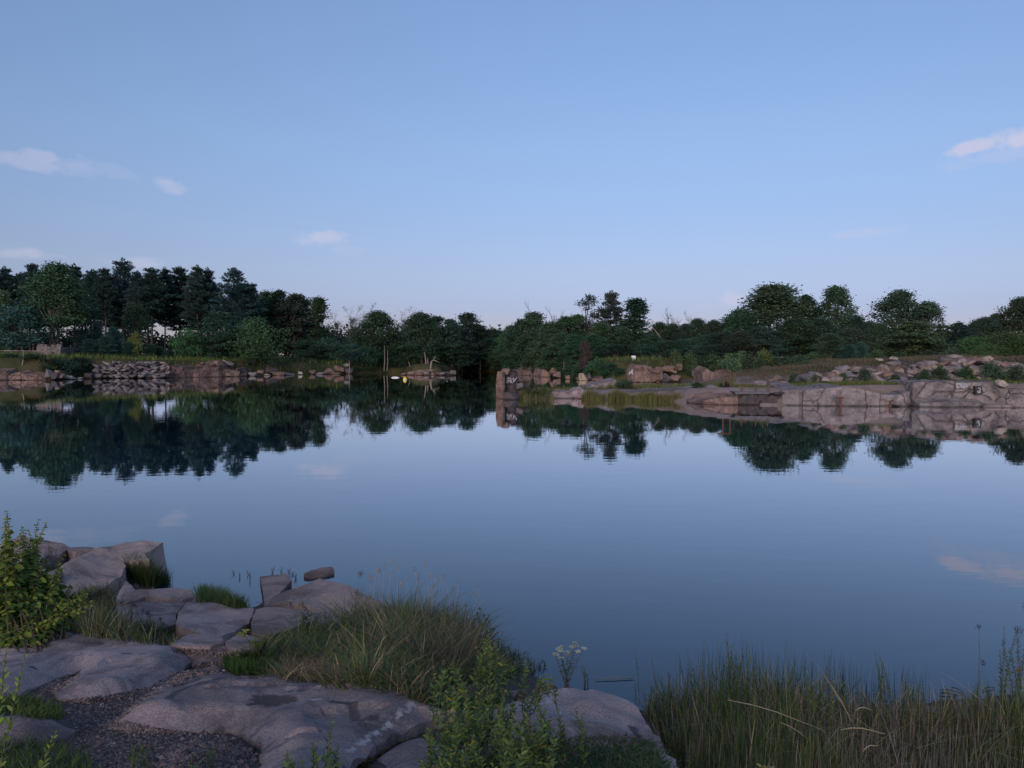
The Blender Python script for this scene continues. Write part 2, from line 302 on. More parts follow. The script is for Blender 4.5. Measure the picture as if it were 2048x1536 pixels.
n1 = N(nt, 'ShaderNodeTexNoise'); n1.inputs['Scale'].default_value = .35; n1.inputs['Detail'].default_value = 8; L(g.outputs['Position'], n1.inputs[0])
n2 = N(nt, 'ShaderNodeTexNoise'); n2.inputs['Scale'].default_value = 38; n2.inputs['Detail'].default_value = 5; n2.inputs['Roughness'].default_value = .7; L(g.outputs['Position'], n2.inputs[0])
f1 = N(nt, 'ShaderNodeMapRange'); L(n1.outputs[0], f1.inputs[0]); f1.inputs[1].default_value = .4; f1.inputs[2].default_value = .6
f2 = N(nt, 'ShaderNodeMapRange'); L(n2.outputs[0], f2.inputs[0]); f2.inputs[1].default_value = .35; f2.inputs[2].default_value = .68
def mixc(a, b_, f):
    x = N(nt, 'ShaderNodeMix', data_type='RGBA'); L(f, x.inputs[0])
    for s, v in ((6, a), (7, b_)):
        if isinstance(v, tuple): x.inputs[s].default_value = (*v, 1)
        else: L(v, x.inputs[s])
    return x.outputs[2]
turf = mixc((.045, .055, .022), (.085, .075, .04), f1.outputs[0]); soil = mixc((.075, .060, .058), (.19, .15, .145), f2.outputs[0]); penc = mixc((.25, .205, .195), (.15, .125, .105), f1.outputs[0])
c = mixc(turf, penc, sp.outputs[1]); c = mixc(c, soil, sp.outputs[0]); L(c, b.inputs['Base Color']); b.inputs['Roughness'].default_value = .95; b.inputs['Specular IOR Level'].default_value = .1
bp = N(nt, 'ShaderNodeBump'); bp.inputs['Strength'].default_value = .6; bp.inputs['Distance'].default_value = .03; L(n2.outputs[0], bp.inputs['Height']); L(bp.outputs[0], b.inputs['Normal'])
ground = link('ground', me, m); tagit(ground, kind='structure')

# water
m, nt, b = mat('lake_water'); L = nt.links.new
nt.nodes.remove(b); mo = nt.nodes['Material Output']
g = N(nt, 'ShaderNodeNewGeometry')
mpp = N(nt, 'ShaderNodeMapping'); mpp.inputs['Scale'].default_value = (.55, 1.3, 1); L(g.outputs['Position'], mpp.inputs[0])
n1 = N(nt, 'ShaderNodeTexNoise'); n1.inputs['Scale'].default_value = 1.1; n1.inputs['Detail'].default_value = 3; n1.inputs['Roughness'].default_value = .5; L(mpp.outputs[0], n1.inputs[0])
n2 = N(nt, 'ShaderNodeTexNoise'); n2.inputs['Scale'].default_value = .06; n2.inputs['Detail'].default_value = 2; L(g.outputs['Position'], n2.inputs[0])
r2 = N(nt, 'ShaderNodeMapRange'); L(n2.outputs[0], r2.inputs[0]); r2.inputs[1].default_value = .38; r2.inputs[2].default_value = .62; r2.inputs[3].default_value = .35; r2.inputs[4].default_value = 1.0
mh = N(nt, 'ShaderNodeMath', operation='MULTIPLY'); L(n1.outputs[0], mh.inputs[0]); L(r2.outputs[0], mh.inputs[1])
bp = N(nt, 'ShaderNodeBump'); bp.inputs['Strength'].default_value = 1.0; bp.inputs['Distance'].default_value = .0032; L(mh.outputs[0], bp.inputs['Height'])
gl = N(nt, 'ShaderNodeBsdfGlossy'); gl.inputs['Roughness'].default_value = .015; gl.inputs['Color'].default_value = (.96, .97, 1, 1); L(bp.outputs[0], gl.inputs['Normal'])
fr = N(nt, 'ShaderNodeFresnel'); fr.inputs['IOR'].default_value = 2.0; L(bp.outputs[0], fr.inputs['Normal'])
tr = N(nt, 'ShaderNodeBsdfTransparent'); tr.inputs[0].default_value = (.72, .78, .80, 1)
df = N(nt, 'ShaderNodeBsdfDiffuse'); df.inputs[0].default_value = (.014, .078, .125, 1)
m1 = N(nt, 'ShaderNodeMixShader'); m1.inputs[0].default_value = .55; L(df.outputs[0], m1.inputs[1]); L(tr.outputs[0], m1.inputs[2])
m2 = N(nt, 'ShaderNodeMixShader'); fx = N(nt, 'ShaderNodeMath', operation='MULTIPLY_ADD', use_clamp=True); L(fr.outputs[0], fx.inputs[0]); fx.inputs[1].default_value = 1.65; fx.inputs[2].default_value = -.20; L(fx.outputs[0], m2.inputs[0]); L(m1.outputs[0], m2.inputs[1]); L(gl.outputs[0], m2.inputs[2]); L(m2.outputs[0], mo.inputs[0])
WV = np.array([(-600, -30, 0), (600, -30, 0), (600, 230, 0), (-600, 230, 0)], float)
water = link('water', mesh_np('water', WV, [[0, 1, 2, 3]], 4), m); tagit(water, kind='structure')

# ------------------------------------------------------------------ foreground granite slabs
BV = []                     # (bvh) of everything near that plants can stand on
def add_bvh(me):
    vs = [v.co.copy() for v in me.vertices]; ps = [tuple(p.vertices) for p in me.polygons]
    BV.append(BVHTree.FromPolygons(vs, ps))
nv = np.abs(V[:, 1] - 6) < 9; nv &= np.abs(V[:, 0]) < 12
sel = nv[Fc].all(axis=1); BV.append(BVHTree.FromPolygons([tuple(v) for v in V], [tuple(f) for f in Fc[sel].tolist()]))
def cast(o, d):
    best = None
    for b in BV:
        h = b.ray_cast(o, d)
        if h[0] is not None and (best is None or h[3] < best[1]): best = (h[0], h[3])
    return best[0] if best else None
def hit(px, py):
    d = ray(px, py).normalized(); p = cast(CAM, d)
    w = atz(px, py, -0.02)
    if p is None: return w
    return p if p.z > -0.02 else w
def surf(x, y):
    p = cast(Vector((x, y, 6)), Vector((0, 0, -1))); return p.z if p else 0.0

def slab(name, pts, label, cat='rock', m=None, step=.07, skirt=.5, rough=.02, bevel=.05, ctrl=(), soil=(), pale=(), dark=(), edgejit=.03, group=None, under=.0, flat_=.35, dome=None, terr=0):
    """pts: (px,py,z). Outline on the photo placed at its own height; the top follows the heights, the sides drop down."""
    W3 = [atz(px, py, z) for px, py, z in pts]
    # resample the boundary
    B = []
    n = len(W3)
    for i in range(n):
        a, b2 = W3[i], W3[(i + 1) % n]; k = max(1, int((b2 - a).xy.length / step))
        for j in range(k):
            p = a.lerp(b2, j / k); e = edgejit * (1 if j else .3)
            B.append(Vector((p.x + e * fbm(p.x * 5, p.y * 5, 3.1), p.y + e * fbm(p.x * 5, p.y * 5, 9.7))))
    poly = np.array([(p.x, p.y) for p in B])
    x0, y0 = poly.min(0); x1, y1 = poly.max(0)
    gx, gy = np.meshgrid(np.arange(x0, x1, step), np.arange(y0, y1, step)); gx = gx.ravel() + rng.uniform(-.2, .2, gx.size) * step; gy = gy.ravel() + rng.uniform(-.2, .2, gy.size) * step
    sd_ = sdist(gx, gy, poly); keep = sd_ > step * .55
    gx, gy = gx[keep], gy[keep]
    pts2 = B + [Vector((a, b3)) for a, b3 in zip(gx, gy)]
    nb = len(B)
    r = geometry.delaunay_2d_cdt(pts2, [], [list(range(nb))], 1, 1e-5)
    v2, _, f2 = r[0], r[1], r[2]
    vx = np.array([p.x for p in v2]); vy = np.array([p.y for p in v2])
    K = np.array([(p.x, p.y, p.z) for p in W3] + [tuple(atz(*c)) for c in ctrl])
    w = 0; s = 0
    for kx, ky, kz in K:
        q = 1 / (((vx - kx) ** 2 + (vy - ky) ** 2) ** 1.25 + 1e-4); w = w + q; s = s + q * kz
    z = s / w
    if flat_ > 0 and len(K) > 3:
        A_ = np.c_[K[:, 0], K[:, 1], np.ones(len(K))]; cf = np.linalg.lstsq(A_, K[:, 2], rcond=None)[0]; z = z * (1 - flat_) + flat_ * (cf[0] * vx + cf[1] * vy + cf[2])
    ed = np.abs(sdist(vx, vy, poly))
    bb = np.clip(1 - ed / bevel, 0, 1)
    z = z - bevel * .55 * bb * bb + rough * vf(vx * 2.2 + 3, vy * 2.2) * 1.6 + rough * .5 * vf(vx * 9, vy * 9, 3)
    def pmask(lst, wid, isline):
        mm_ = np.zeros(len(vx))
        for poly_px in lst:
            q = [atz(px, py, float(prof(onp(px, py).y))) for px, py in poly_px]
            pp = np.array([(a.x, a.y) for a in q])
            if isline:
                d = np.full(len(vx), 1e9)
                for i in range(len(pp) - 1):
                    ax, ay = pp[i]; e = pp[i + 1] - pp[i]; t = np.clip(((vx - ax) * e[0] + (vy - ay) * e[1]) / (e @ e + 1e-9), 0, 1)
                    d = np.minimum(d, np.hypot(vx - ax - t * e[0], vy - ay - t * e[1]))
                mm_ = np.maximum(mm_, np.clip(1 - d / wid, 0, 1))
            else:
                mm_ = np.maximum(mm_, np.clip(sdist(vx, vy, pp) / wid + .5, 0, 1))
        return mm_
    ms = pmask(soil, .22, False); mpale = pmask(pale, .05, True); mdk = pmask(dark, .045, True)
    if terr:
        q_ = vf(vx * .8 + vy * .35 + 5.3, vy * 1.7 - vx * .5, 4) * 3.2 + 8; fr_ = q_ - np.floor(q_); tz = np.floor(q_) + np.clip(fr_ / .10, 0, 1); inn = np.clip(ed / .12, 0, 1)
        z = z + (tz - 8) * .026 * inn; mdk = np.maximum(mdk, np.clip(1 - fr_ / .09, 0, 1) * .75 * inn * (vf(vx * 1.1 + 9, vy * 1.1) > -.15))
    z = z - ms * .018 - mdk * .008
    if dome: tt = np.clip(ed / dome[1], 0, 1); z = z + dome[0] * tt * tt * (3 - 2 * tt)
    verts = [(a, b3, c3) for a, b3, c3 in zip(vx, vy, z)]
    faces = [list(f) for f in f2]
    # boundary edges -> skirt
    from collections import Counter
    ec = Counter()
    for f in faces:
        for i in range(len(f)): ec[frozenset((f[i], f[(i + 1) % len(f)]))] += 1
    cx, cy = poly.mean(0)
    low = {}; jk = .8
    def lowv(i, lev):
        if (i, lev) not in low:
            x, y, zz = verts[i]; t = lev / 3
            jx = .05 * fbm(x * 4, y * 4, zz * 3 + lev * 1.7); jy = .05 * fbm(x * 4 + 7, y * 4, lev * 1.3)
            sc_ = 1 - under * t
            low[(i, lev)] = len(verts); verts.append((cx + (x - cx) * sc_ + jx * jk, cy + (y - cy) * sc_ + jy * jk, zz - skirt * t))
        return low[(i, lev)]
    side = []
    for f in list(faces):
        for i in range(len(f)):
            a, b4 = f[i], f[(i + 1) % len(f)]
            if ec[frozenset((a, b4))] == 1:
                pa, pb = a, b4
                for lev in (1, 2, 3):
                    qa, qb = lowv(a, lev), lowv(b4, lev); side.append([pb, pa, qa, qb]); pa, pb = qa, qb
    me = bpy.data.meshes.new(name); me.from_pydata(verts, [], faces + side); me.update()
    nf = len(faces); sm = np.zeros(len(me.polygons), bool); sm[:nf] = True; me.polygons.foreach_set('use_smooth', sm); me.set_sharp_from_angle(angle=math.radians(28))
    a = me.color_attributes.new('mask', 'FLOAT_COLOR', 'POINT'); arr = np.zeros((len(verts), 4), np.float32)
    edge = np.clip(1 - ed / .05, 0, 1)
    arr[:len(vx), 0] = ms; arr[:len(vx), 1] = np.maximum(mpale, edge * .28); arr[:len(vx), 2] = mdk; a.data.foreach_set('color', arr.ravel())
    o = link(name, me, m or M_GRAN); tagit(o, label, cat, group); add_bvh(me); return o

def Q(lst, dz=0.0):     # outline points put on the bank profile
    o = []
    for t in lst:
        px, py = t[:2]; d = dz + (t[2] if len(t) > 2 else 0); p = onp(px, py, d); o.append((px, py, p.z))
    return o
# lower foreground slabs (photo pixel outlines)
slab('granite_slab', Q([(-160, 1330), (-60, 1305), (10, 1292), (70, 1280), (150, 1276), (210, 1286), (290, 1293), (350, 1303), (400, 1314), (372, 1330), (362, 1350), (310, 1376), (245, 1393), (178, 1402), (122, 1396), (104, 1380), (150, 1352), (165, 1338), (130, 1346), (85, 1365), (40, 1388), (-30, 1400), (-160, 1410)], -.045),
     'broad smooth grey granite slab at the left with a gravel wedge cut into its front', m=M_GRAN, rough=.022, bevel=.03, skirt=.35, dome=(.07, .2), terr=1, flat_=.8, dark=[[(245, 1320), (285, 1318)]], soil=[[(200, 1292), (212, 1290), (215, 1297), (203, 1298)]])
slab('granite_slab', Q([(352, 1322), (372, 1306), (430, 1303), (475, 1308), (520, 1312), (505, 1322), (455, 1323), (400, 1327)], -.05), 'thin strip of granite behind the gravel hollow', m=M_GRAN, rough=.02, skirt=.3, dome=(.08, .15))
slab('granite_slab', Q([(208, 1448), (240, 1425), (268, 1402), (318, 1372), (378, 1350), (440, 1344), (480, 1346), (530, 1354), (600, 1357), (690, 1366), (768, 1362), (790, 1378), (812, 1390), (850, 1412), (880, 1404, .12), (908, 1402, .14), (915, 1420, .06), (905, 1442, .0), (860, 1456, .0), (815, 1474, .0), (770, 1496, .0), (735, 1520, .0), (700, 1545, .0), (670, 1610, .0), (640, 1680, .0), (440, 1680, 0), (480, 1560), (520, 1530), (525, 1500), (500, 1478), (455, 1462), (400, 1462), (330, 1462), (255, 1462)], -.042),
     'large main granite slab in the foreground with a pale worn ridge along its right edge', m=M_GRAN, step=.036, rough=.022, bevel=.02, skirt=.4, flat_=.55, dome=(.075, .2), terr=1,
     ctrl=[(x, y, onp(x, y, d).z) for x, y, d in [(880, 1411, .13), (840, 1429, .13), (800, 1448, .12), (760, 1468, .12), (720, 1492, .12), (690, 1512, .11), (640, 1545, .07), (560, 1420, .03), (650, 1390, .03), (450, 1400, .05), (600, 1480, .03), (700, 1440, .03), (560, 1600, .05)]],
     soil=[[(430, 1462), (480, 1452), (500, 1468), (530, 1475), (520, 1498), (480, 1520), (430, 1530)], [(510, 1420), (560, 1418), (590, 1430), (540, 1438), (495, 1432)]],
     pale=[[(690, 1508), (760, 1468), (830, 1432), (900, 1404)], [(690, 1388), (735, 1386), (780, 1384)], [(610, 1432), (640, 1434)], [(560, 1368), (520, 1395)], [(480, 1365), (515, 1352)]],
     dark=[[(360, 1408), (385, 1396), (405, 1386), (450, 1375)], [(330, 1425), (360, 1408)], [(310, 1455), (370, 1460), (440, 1446), (460, 1462)], [(665, 1436), (705, 1440), (712, 1458), (740, 1460), (752, 1456)], [(500, 1432), (540, 1418), (590, 1430)], [(400, 1375), (350, 1390)]])
slab('granite_slab', Q([(300, 1510), (345, 1490), (400, 1478), (455, 1480), (500, 1500), (488, 1540), (470, 1600), (450, 1690), (250, 1690), (270, 1580)], -.05), 'low gravelly slab at the bottom edge left of the large main slab', m=M_GRAN, rough=.03, bevel=.02, dome=(.06, .3), flat_=.8, soil=[[(380, 1500), (430, 1495), (450, 1540), (400, 1560)]])
slab('granite_slab', Q([(-160, 1425), (0, 1432), (50, 1435), (100, 1440), (125, 1450), (152, 1452), (140, 1464), (105, 1478), (60, 1490), (0, 1496), (-160, 1500)], -.04), 'smooth slab at the lower left corner tapering to a point in the gravel', m=M_GRAN, rough=.02, bevel=.03, dome=(.065, .2), terr=1)
slab('granite_slab', Q([(752, 1512), (780, 1494), (815, 1480), (852, 1474), (900, 1490), (960, 1500), (1010, 1540), (1010, 1680), (740, 1680), (745, 1560)], -.05), 'flat granite slab at the bottom edge beyond the mossy cleft', m=M_GRAN, rough=.02, bevel=.03, dome=(.07, .2))
slab('granite_slab', Q([(955, 1412, -.12), (1000, 1398, -.06), (1060, 1378), (1105, 1370, .03), (1130, 1371, .03), (1165, 1371, .03), (1172, 1376, .02), (1195, 1378, .0), (1225, 1388, -.02), (1262, 1397, -.04), (1280, 1412, -.08), (1290, 1445, -.12), (1302, 1464, -.14), (1330, 1495, -.14), (1350, 1522, -.14), (1372, 1570, -.14), (1400, 1660, -.14), (1200, 1680, -.1), (980, 1640, -.08), (940, 1500, -.1), (930, 1440, -.14)], .02),
     'domed granite slab between the leafy shrub and the reeds with white scrapes on its crest', m=M_GRANP, step=.045, rough=.035, bevel=.05, skirt=1.1,
     ctrl=[(1120, 1420, onp(1120, 1420, .08).z), (1200, 1440, onp(1200, 1440, .03).z), (1050, 1440, onp(1050, 1440, .02).z), (1180, 1395, onp(1180, 1395, .06).z)],
     pale=[[(1095, 1372), (1130, 1371), (1165, 1372)], [(1070, 1385), (1125, 1378)], [(1115, 1382), (1135, 1395)], [(1070, 1405), (1100, 1400)], [(1225, 1390), (1265, 1400)], [(1100, 1400), (1120, 1420)]], dark=[[(1265, 1428), (1275, 1440), (1298, 1452)]])
slab('boulder', Q([(858, 1392, -.2), (868, 1368, -.06), (890, 1352, .02), (925, 1350, .03), (955, 1366, -.05), (985, 1385, -.18), (960, 1400, -.2), (900, 1402, -.2)], .0), 'low rounded boulder half hidden at the foot of the grass mound', m=M_GRANP, rough=.03, bevel=.07, skirt=.4, ctrl=[(915, 1368, onp(915, 1368, .06).z)])
slab('boulder', Q([(1025, 1384, -.2), (1045, 1362, -.08), (1072, 1347, .02), (1105, 1346, .02), (1128, 1358, -.08), (1150, 1380, -.25), (1120, 1392, -.2), (1060, 1396, -.2)], -.05), 'rounded boulder at the water edge just behind the domed slab', m=M_GRANP, rough=.03, bevel=.07, skirt=.5, ctrl=[(1088, 1362, onp(1088, 1362, .03).z)])
slab('boulder', Q([(975, 1372, -.2), (1000, 1360, -.12), (1040, 1358, -.12), (1050, 1378, -.2), (1010, 1392, -.2)], -.02), 'small boulder wedged between the two rounded boulders', m=M_GRAN, rough=.03, bevel=.1, skirt=.4)
slab('boulder', Q([(780, 1392, -.1), (820, 1376, -.02), (870, 1384, -.05), (895, 1402, -.1), (850, 1410, -.1)], .0), 'flat stone at the grass edge right of the main slab', m=M_GRAN, rough=.03, bevel=.08, skirt=.3)
# middle row of broken blocks
Z = lambda lst: lst
slab('granite_block', [(228, 1200, .62), (240, 1180, .62), (252, 1166, .60), (262, 1172, .6), (270, 1180, .6), (300, 1174, .62), (345, 1167, .62), (380, 1170, .6), (390, 1186, .52), (393, 1199, .45), (365, 1204, .47), (330, 1200, .5), (290, 1196, .55), (250, 1204, .58)], 'pale granite block with a chipped left corner, front of the big block by the water', m=M_GRANP, bevel=.012, edgejit=.01, flat_=.75, step=.055, skirt=.55, rough=.02)
slab('granite_block', [(232, 1212, .58), (255, 1206, .58), (290, 1200, .57), (330, 1203, .55), (370, 1208, .52), (352, 1232, .6), (352, 1248, .62), (300, 1262, .68), (240, 1262, .7), (220, 1240, .65)], 'granite block below a thin crack, weeds growing over its front', m=M_GRANP, bevel=.012, edgejit=.01, flat_=.75, step=.055, skirt=.5, rough=.02)
slab('granite_block', [(374, 1207, .6), (400, 1204, .6), (440, 1203, .58), (456, 1208, .56), (458, 1214, .56), (475, 1213, .55), (505, 1214, .52), (508, 1224, .5), (498, 1248, .55), (470, 1262, .66), (440, 1268, .72), (400, 1264, .74), (352, 1250, .72), (356, 1230, .66)], 'broad light granite block in the middle of the broken row', m=M_GRANP, bevel=.012, edgejit=.01, flat_=.75, step=.055, skirt=.5, rough=.025, dark=[])
slab('granite_block', [(512, 1222, .55), (530, 1211, .58), (560, 1208, .6), (600, 1214, .6), (632, 1222, .58), (628, 1245, .58), (585, 1258, .66), (545, 1264, .7), (505, 1260, .68), (502, 1246, .6)], 'granite block with a straight notch between two others at the water inlet', m=M_GRANP, bevel=.012, edgejit=.01, flat_=.75, step=.055, skirt=.6, rough=.02)
slab('granite_block', [(634, 1224, .52), (650, 1212, .52), (700, 1222, .5), (745, 1232, .45), (735, 1252, .5), (690, 1262, .6), (632, 1256, .6)], 'granite block running under the left end of the grass mound', m=M_GRANP, bevel=.012, edgejit=.01, flat_=.75, step=.055, skirt=.6, rough=.02)
slab('granite_block', [(532, 1214, .22), (545, 1196, .24), (575, 1180, .28), (605, 1165, .33), (640, 1150, .36), (653, 1162, .30), (690, 1168, .34), (745, 1190, .32), (765, 1208, .25), (745, 1228, .25), (700, 1224, .28), (655, 1216, .30), (600, 1206, .28), (565, 1206, .25)], 'tilted granite block with a jagged crest beside the inlet, grass mound to its right', m=M_GRANP, bevel=.012, edgejit=.01, flat_=.75, step=.055, skirt=.6, rough=.02, dark=[])
slab('granite_block', [(520, 1152, .07), (548, 1148, .09), (575, 1146, .12), (584, 1160, .14), (566, 1176, .14), (548, 1192, .14), (530, 1212, .14), (526, 1182, .10)], 'wedge shaped block pointing into the water left of the jagged crest', m=M_GRANP, bevel=.01, edgejit=.01, flat_=.75, step=.05, skirt=.5, rough=.02)
slab('granite_block', [(608, 1148, .05), (622, 1139, .09), (642, 1134, .10), (665, 1134, .08), (669, 1141, .06), (650, 1147, .05), (620, 1152, .05)], 'small low block lying in the water off the jagged crest', m=M_GRANP, bevel=.01, edgejit=.01, flat_=.75, step=.05, skirt=.4, rough=.02)
slab('granite_block', Q([(338, 1290), (352, 1278), (378, 1266), (420, 1266), (445, 1272), (448, 1286), (420, 1294), (375, 1294)], .06), 'small flat granite slab with a layered front edge, left of its twin', m=M_GRANP, bevel=.012, edgejit=.01, flat_=.75, step=.055, skirt=.25)
slab('granite_block', Q([(448, 1286), (462, 1272), (485, 1264), (515, 1272), (530, 1284), (520, 1298), (480, 1302), (455, 1297)], .05), 'small flat granite slab beside the yellow green rosette', m=M_GRANP, bevel=.012, edgejit=.01, flat_=.75, step=.055, skirt=.25)
# big block and slabs upper left
slab('granite_block', [(60, 1180, .5), (100, 1140, .60), (140, 1118, .62), (190, 1098, .62), (250, 1082, .64), (290, 1077, .66), (318, 1078, .66), (326, 1080, .64), (306, 1092, .62), (290, 1102, .6), (298, 1110, .58), (286, 1122, .5), (262, 1126, .48), (245, 1128, .46), (252, 1142, .4), (240, 1162, .35), (215, 1178, .35), (150, 1200, .4), (90, 1210, .5)],
     'huge tilted granite block with a steep dark end face dropping to the water', m=M_GRANP, bevel=.015, edgejit=.012, flat_=.55, step=.06, skirt=.8, rough=.02, dark=[[(190, 1108), (205, 1100)]], under=-.14)
slab('granite_block', [(22, 1078, .6), (45, 1072, .62), (80, 1076, .6), (125, 1084, .55), (140, 1094, .5), (120, 1104, .5), (70, 1112, .5), (20, 1110, .5)], 'granite block behind the sapling at the far left', m=M_GRANP, bevel=.015, edgejit=.012, flat_=.55, step=.06, skirt=.9)
slab('granite_block', [(130, 1096, .5), (150, 1091, .5), (180, 1092, .5), (196, 1098, .48), (150, 1104, .5)], 'narrow slab wedged behind the huge tilted block', m=M_GRANP, bevel=.01, edgejit=.01, flat_=.75, step=.05, skirt=.7)
slab('granite_block', [(44, 1112, .58), (60, 1100, .6), (80, 1100, .6), (90, 1114, .58), (80, 1126, .55), (50, 1126, .55)], 'small square stone beside the sapling branches', m=M_GRAN, bevel=.01, edgejit=.01, flat_=.75, step=.05, skirt=.5)
slab('granite_block', [(60, 1142, .72), (80, 1135, .72), (120, 1138, .7), (124, 1142, .66), (105, 1154, .62), (70, 1166, .62)], 'bluish grey stone with a pointed right end in front of the huge block', m=M_GRAN, bevel=.01, edgejit=.01, flat_=.75, step=.05, skirt=.5)
slab('granite_block', [(-160, 1160, .5), (-40, 1120, .6), (20, 1115, .6), (60, 1130, .6), (70, 1180, .6), (80, 1230, .7), (0, 1270, .85), (-160, 1290, .9)], 'granite block hidden behind the leafy sapling', m=M_GRAN, bevel=.015, edgejit=.012, flat_=.55, step=.06, skirt=.8)
slab('boulder', [(1700, 1412, .2), (1760, 1400, .22), (1850, 1402, .2), (1900, 1405, .2), (1925, 1430, .2), (1870, 1460, .2), (1760, 1450, .2)], 'low rock showing between the weeds right of the reeds', m=M_GRANP, bevel=.08, skirt=.5, rough=.03)
slab('boulder', [(1900, 1400, .24), (1960, 1392, .26), (2060, 1388, .26), (2200, 1395, .25), (2200, 1470, .25), (2050, 1480, .25), (1920, 1450, .25)], 'low rock under the tall shrub at the right edge', m=M_GRANP, bevel=.08, skirt=.5, rough=.03)
slab('sunken_rock', [(1030, 1302, -.05), (1110, 1288, -.025), (1180, 1283, -.02), (1260, 1290, -.025), (1370, 1296, -.03), (1440, 1315, -.06), (1340, 1345, -.12), (1200, 1335, -.1), (1070, 1330, -.12)], 'brownish rock shelf lying just under the water surface', m=M_TAN, bevel=.05, skirt=.8, rough=.015)

# ------------------------------------------------------------------ boulders and cut ledges of the far banks
def hull(seed, sx, sy, sz, n=16, blocky=.55):
    r = random.Random(seed); bm = bmesh.new()
    for _ in range(n):
        v = Vector((r.uniform(-1, 1), r.uniform(-1, 1), r.uniform(-1, 1)))
        k = max(abs(v.x), abs(v.y), abs(v.z)); v = v.lerp(v / max(k, 1e-6) * .95, blocky) if v.length < 1.05 or blocky > .5 else v.normalized()
        bm.verts.new((v.x * sx / 2, v.y * sy / 2, v.z * sz / 2))
    h = bmesh.ops.convex_hull(bm, input=bm.verts)
    inn = [g for g in h['geom_interior'] if isinstance(g, bmesh.types.BMVert)]
    bmesh.ops.delete(bm, geom=inn, context='VERTS')
    keep = [v.co.copy() for v in bm.verts]; b2 = bm.copy()
    bmesh.ops.bevel(bm, geom=list(bm.edges), offset=.03, segments=1, affect='EDGES', clamp_overlap=True)
    if max(max(abs(c) for c in v.co) for v in bm.verts) > .56: bm.free(); bm = b2
    else: b2.free()
    bmesh.ops.triangulate(bm, faces=[f for f in bm.faces if len(f.verts) > 4])
    me = bpy.data.meshes.new('boulder'); bm.to_mesh(me); bm.free(); return me
HULLS = {}
def boulder(px, py, wpx, hpx, D, m, label=None, group=None, name='boulder', seed=None, rz=0, tilt=0, depth=None, blocky=.75, n=14):
    """a boulder whose centre stands at photo pixel (px,py) at distance D"""
    if D < 20: D = shoreD(px) + D
    p = aty(px, py, D); w = wpx * D / F; h = hpx * D / F
    seed = seed if seed is not None else random.randrange(14)
    key = (seed, blocky, n, m.name)
    if key not in HULLS: 
        HULLS[key] = hull(seed * 31 + 5, 1, 1, 1, n, blocky); HULLS[key].materials.append(m)
    o = bpy.data.objects.new(name, HULLS[key]); COL.objects.link(o)
    o.location = p; o.scale = (w * 1.12, (depth or min(w, 1.6)), h * 1.15); o.rotation_euler = (random.uniform(-.08, .08), math.radians(tilt), rz)
    tagit(o, label, 'rock', group); return o

def ledge(name, top, D, label, m, back=5.0, rise=.3, base=-.8, rough=.25, facet=.9, group=None, Dx=None, dark=(), cat='rock', lean=.08):
    """a cut rock bank: front face follows the top outline (photo pixels) at distance D (or D per point), the top runs back"""
    Ds = [(shoreD(q[0]) + d if d < 20 else d) for q, d in zip(top, Dx or [D] * len(top))]
    T = [aty(px, py, d) for (px, py), d in zip(top, Ds)]
    ts = np.array([t.x for t in T]); tz = np.array([t.z for t in T]); ty = np.array([t.y for t in T])
    x0, x1 = ts.min(), ts.max(); step = max(.1, min(.2, (x1 - x0) / 40))
    xs_ = np.arange(x0, x1 + step, step); nv_ = 16; nb_ = 8
    rows = []; 
    sd0 = random.random() * 50
    def blk(x, z):
        # blocky facets from a warped voronoi
        q = noise.voronoi(Vector((x / facet * .55 + sd0, z / facet, sd0)))[1][0]
        return noise.cell(q * 7.3) * rough + .4 * rough * fbm(x * 1.3, z * 1.3, sd0)
    V = []; 
    for i, x in enumerate(xs_):
        zt = float(np.interp(x, ts, tz)); yt = float(np.interp(x, ts, ty))
        zt += .06 * rough / .25 * fbm(x * 1.1, sd0) + noise.cell(Vector((x / facet * .6, sd0, 1))) * rough * .45 - rough * .2; yt += noise.cell(Vector((x / facet * .6, sd0, 5))) * rough * .6
        e = min(x - x0, x1 - x); inset = .35 * max(0, 1 - e / .5)
        for j in range(nv_ + 1):
            z = base + (zt - base) * j / nv_
            y = yt - lean * (zt - z) + blk(x, z) + inset
            V.append((x + .08 * fbm(z * 2, x, sd0), y, z))
        for j in range(1, nb_ + 1):
            t = j / nb_; y = yt + rough + inset + back * t
            V.append((x, y, zt + rise * t + .12 * fbm(x * .8, y * .8, sd0) * min(1, t * 3) - (0 if t < 1 else .8)))
    n = nv_ + 1 + nb_; Fq = []
    for i in range(len(xs_) - 1):
        for j in range(n - 1): Fq.append((i * n + j, (i + 1) * n + j, (i + 1) * n + j + 1, i * n + j + 1))
    bm = bmesh.new(); vs = [bm.verts.new(v) for v in V]
    for f in Fq: bm.faces.new([vs[k] for k in f])
    for i in (0, len(xs_) - 1):                       # close the two ends
        c = [vs[i * n + j] for j in range(n)]
        b_ = bm.verts.new((V[i * n + n - 1][0], V[i * n + n - 1][1], base)); 
        for j in range(n - 1):
            try: bm.faces.new([c[j], c[j + 1], b_] if i == 0 else [c[j + 1], c[j], b_])
            except ValueError: pass
    me = bpy.data.meshes.new(name); bm.to_mesh(me); bm.free()
    o = link(name, me, m); tagit(o, label, cat, group)
    return o
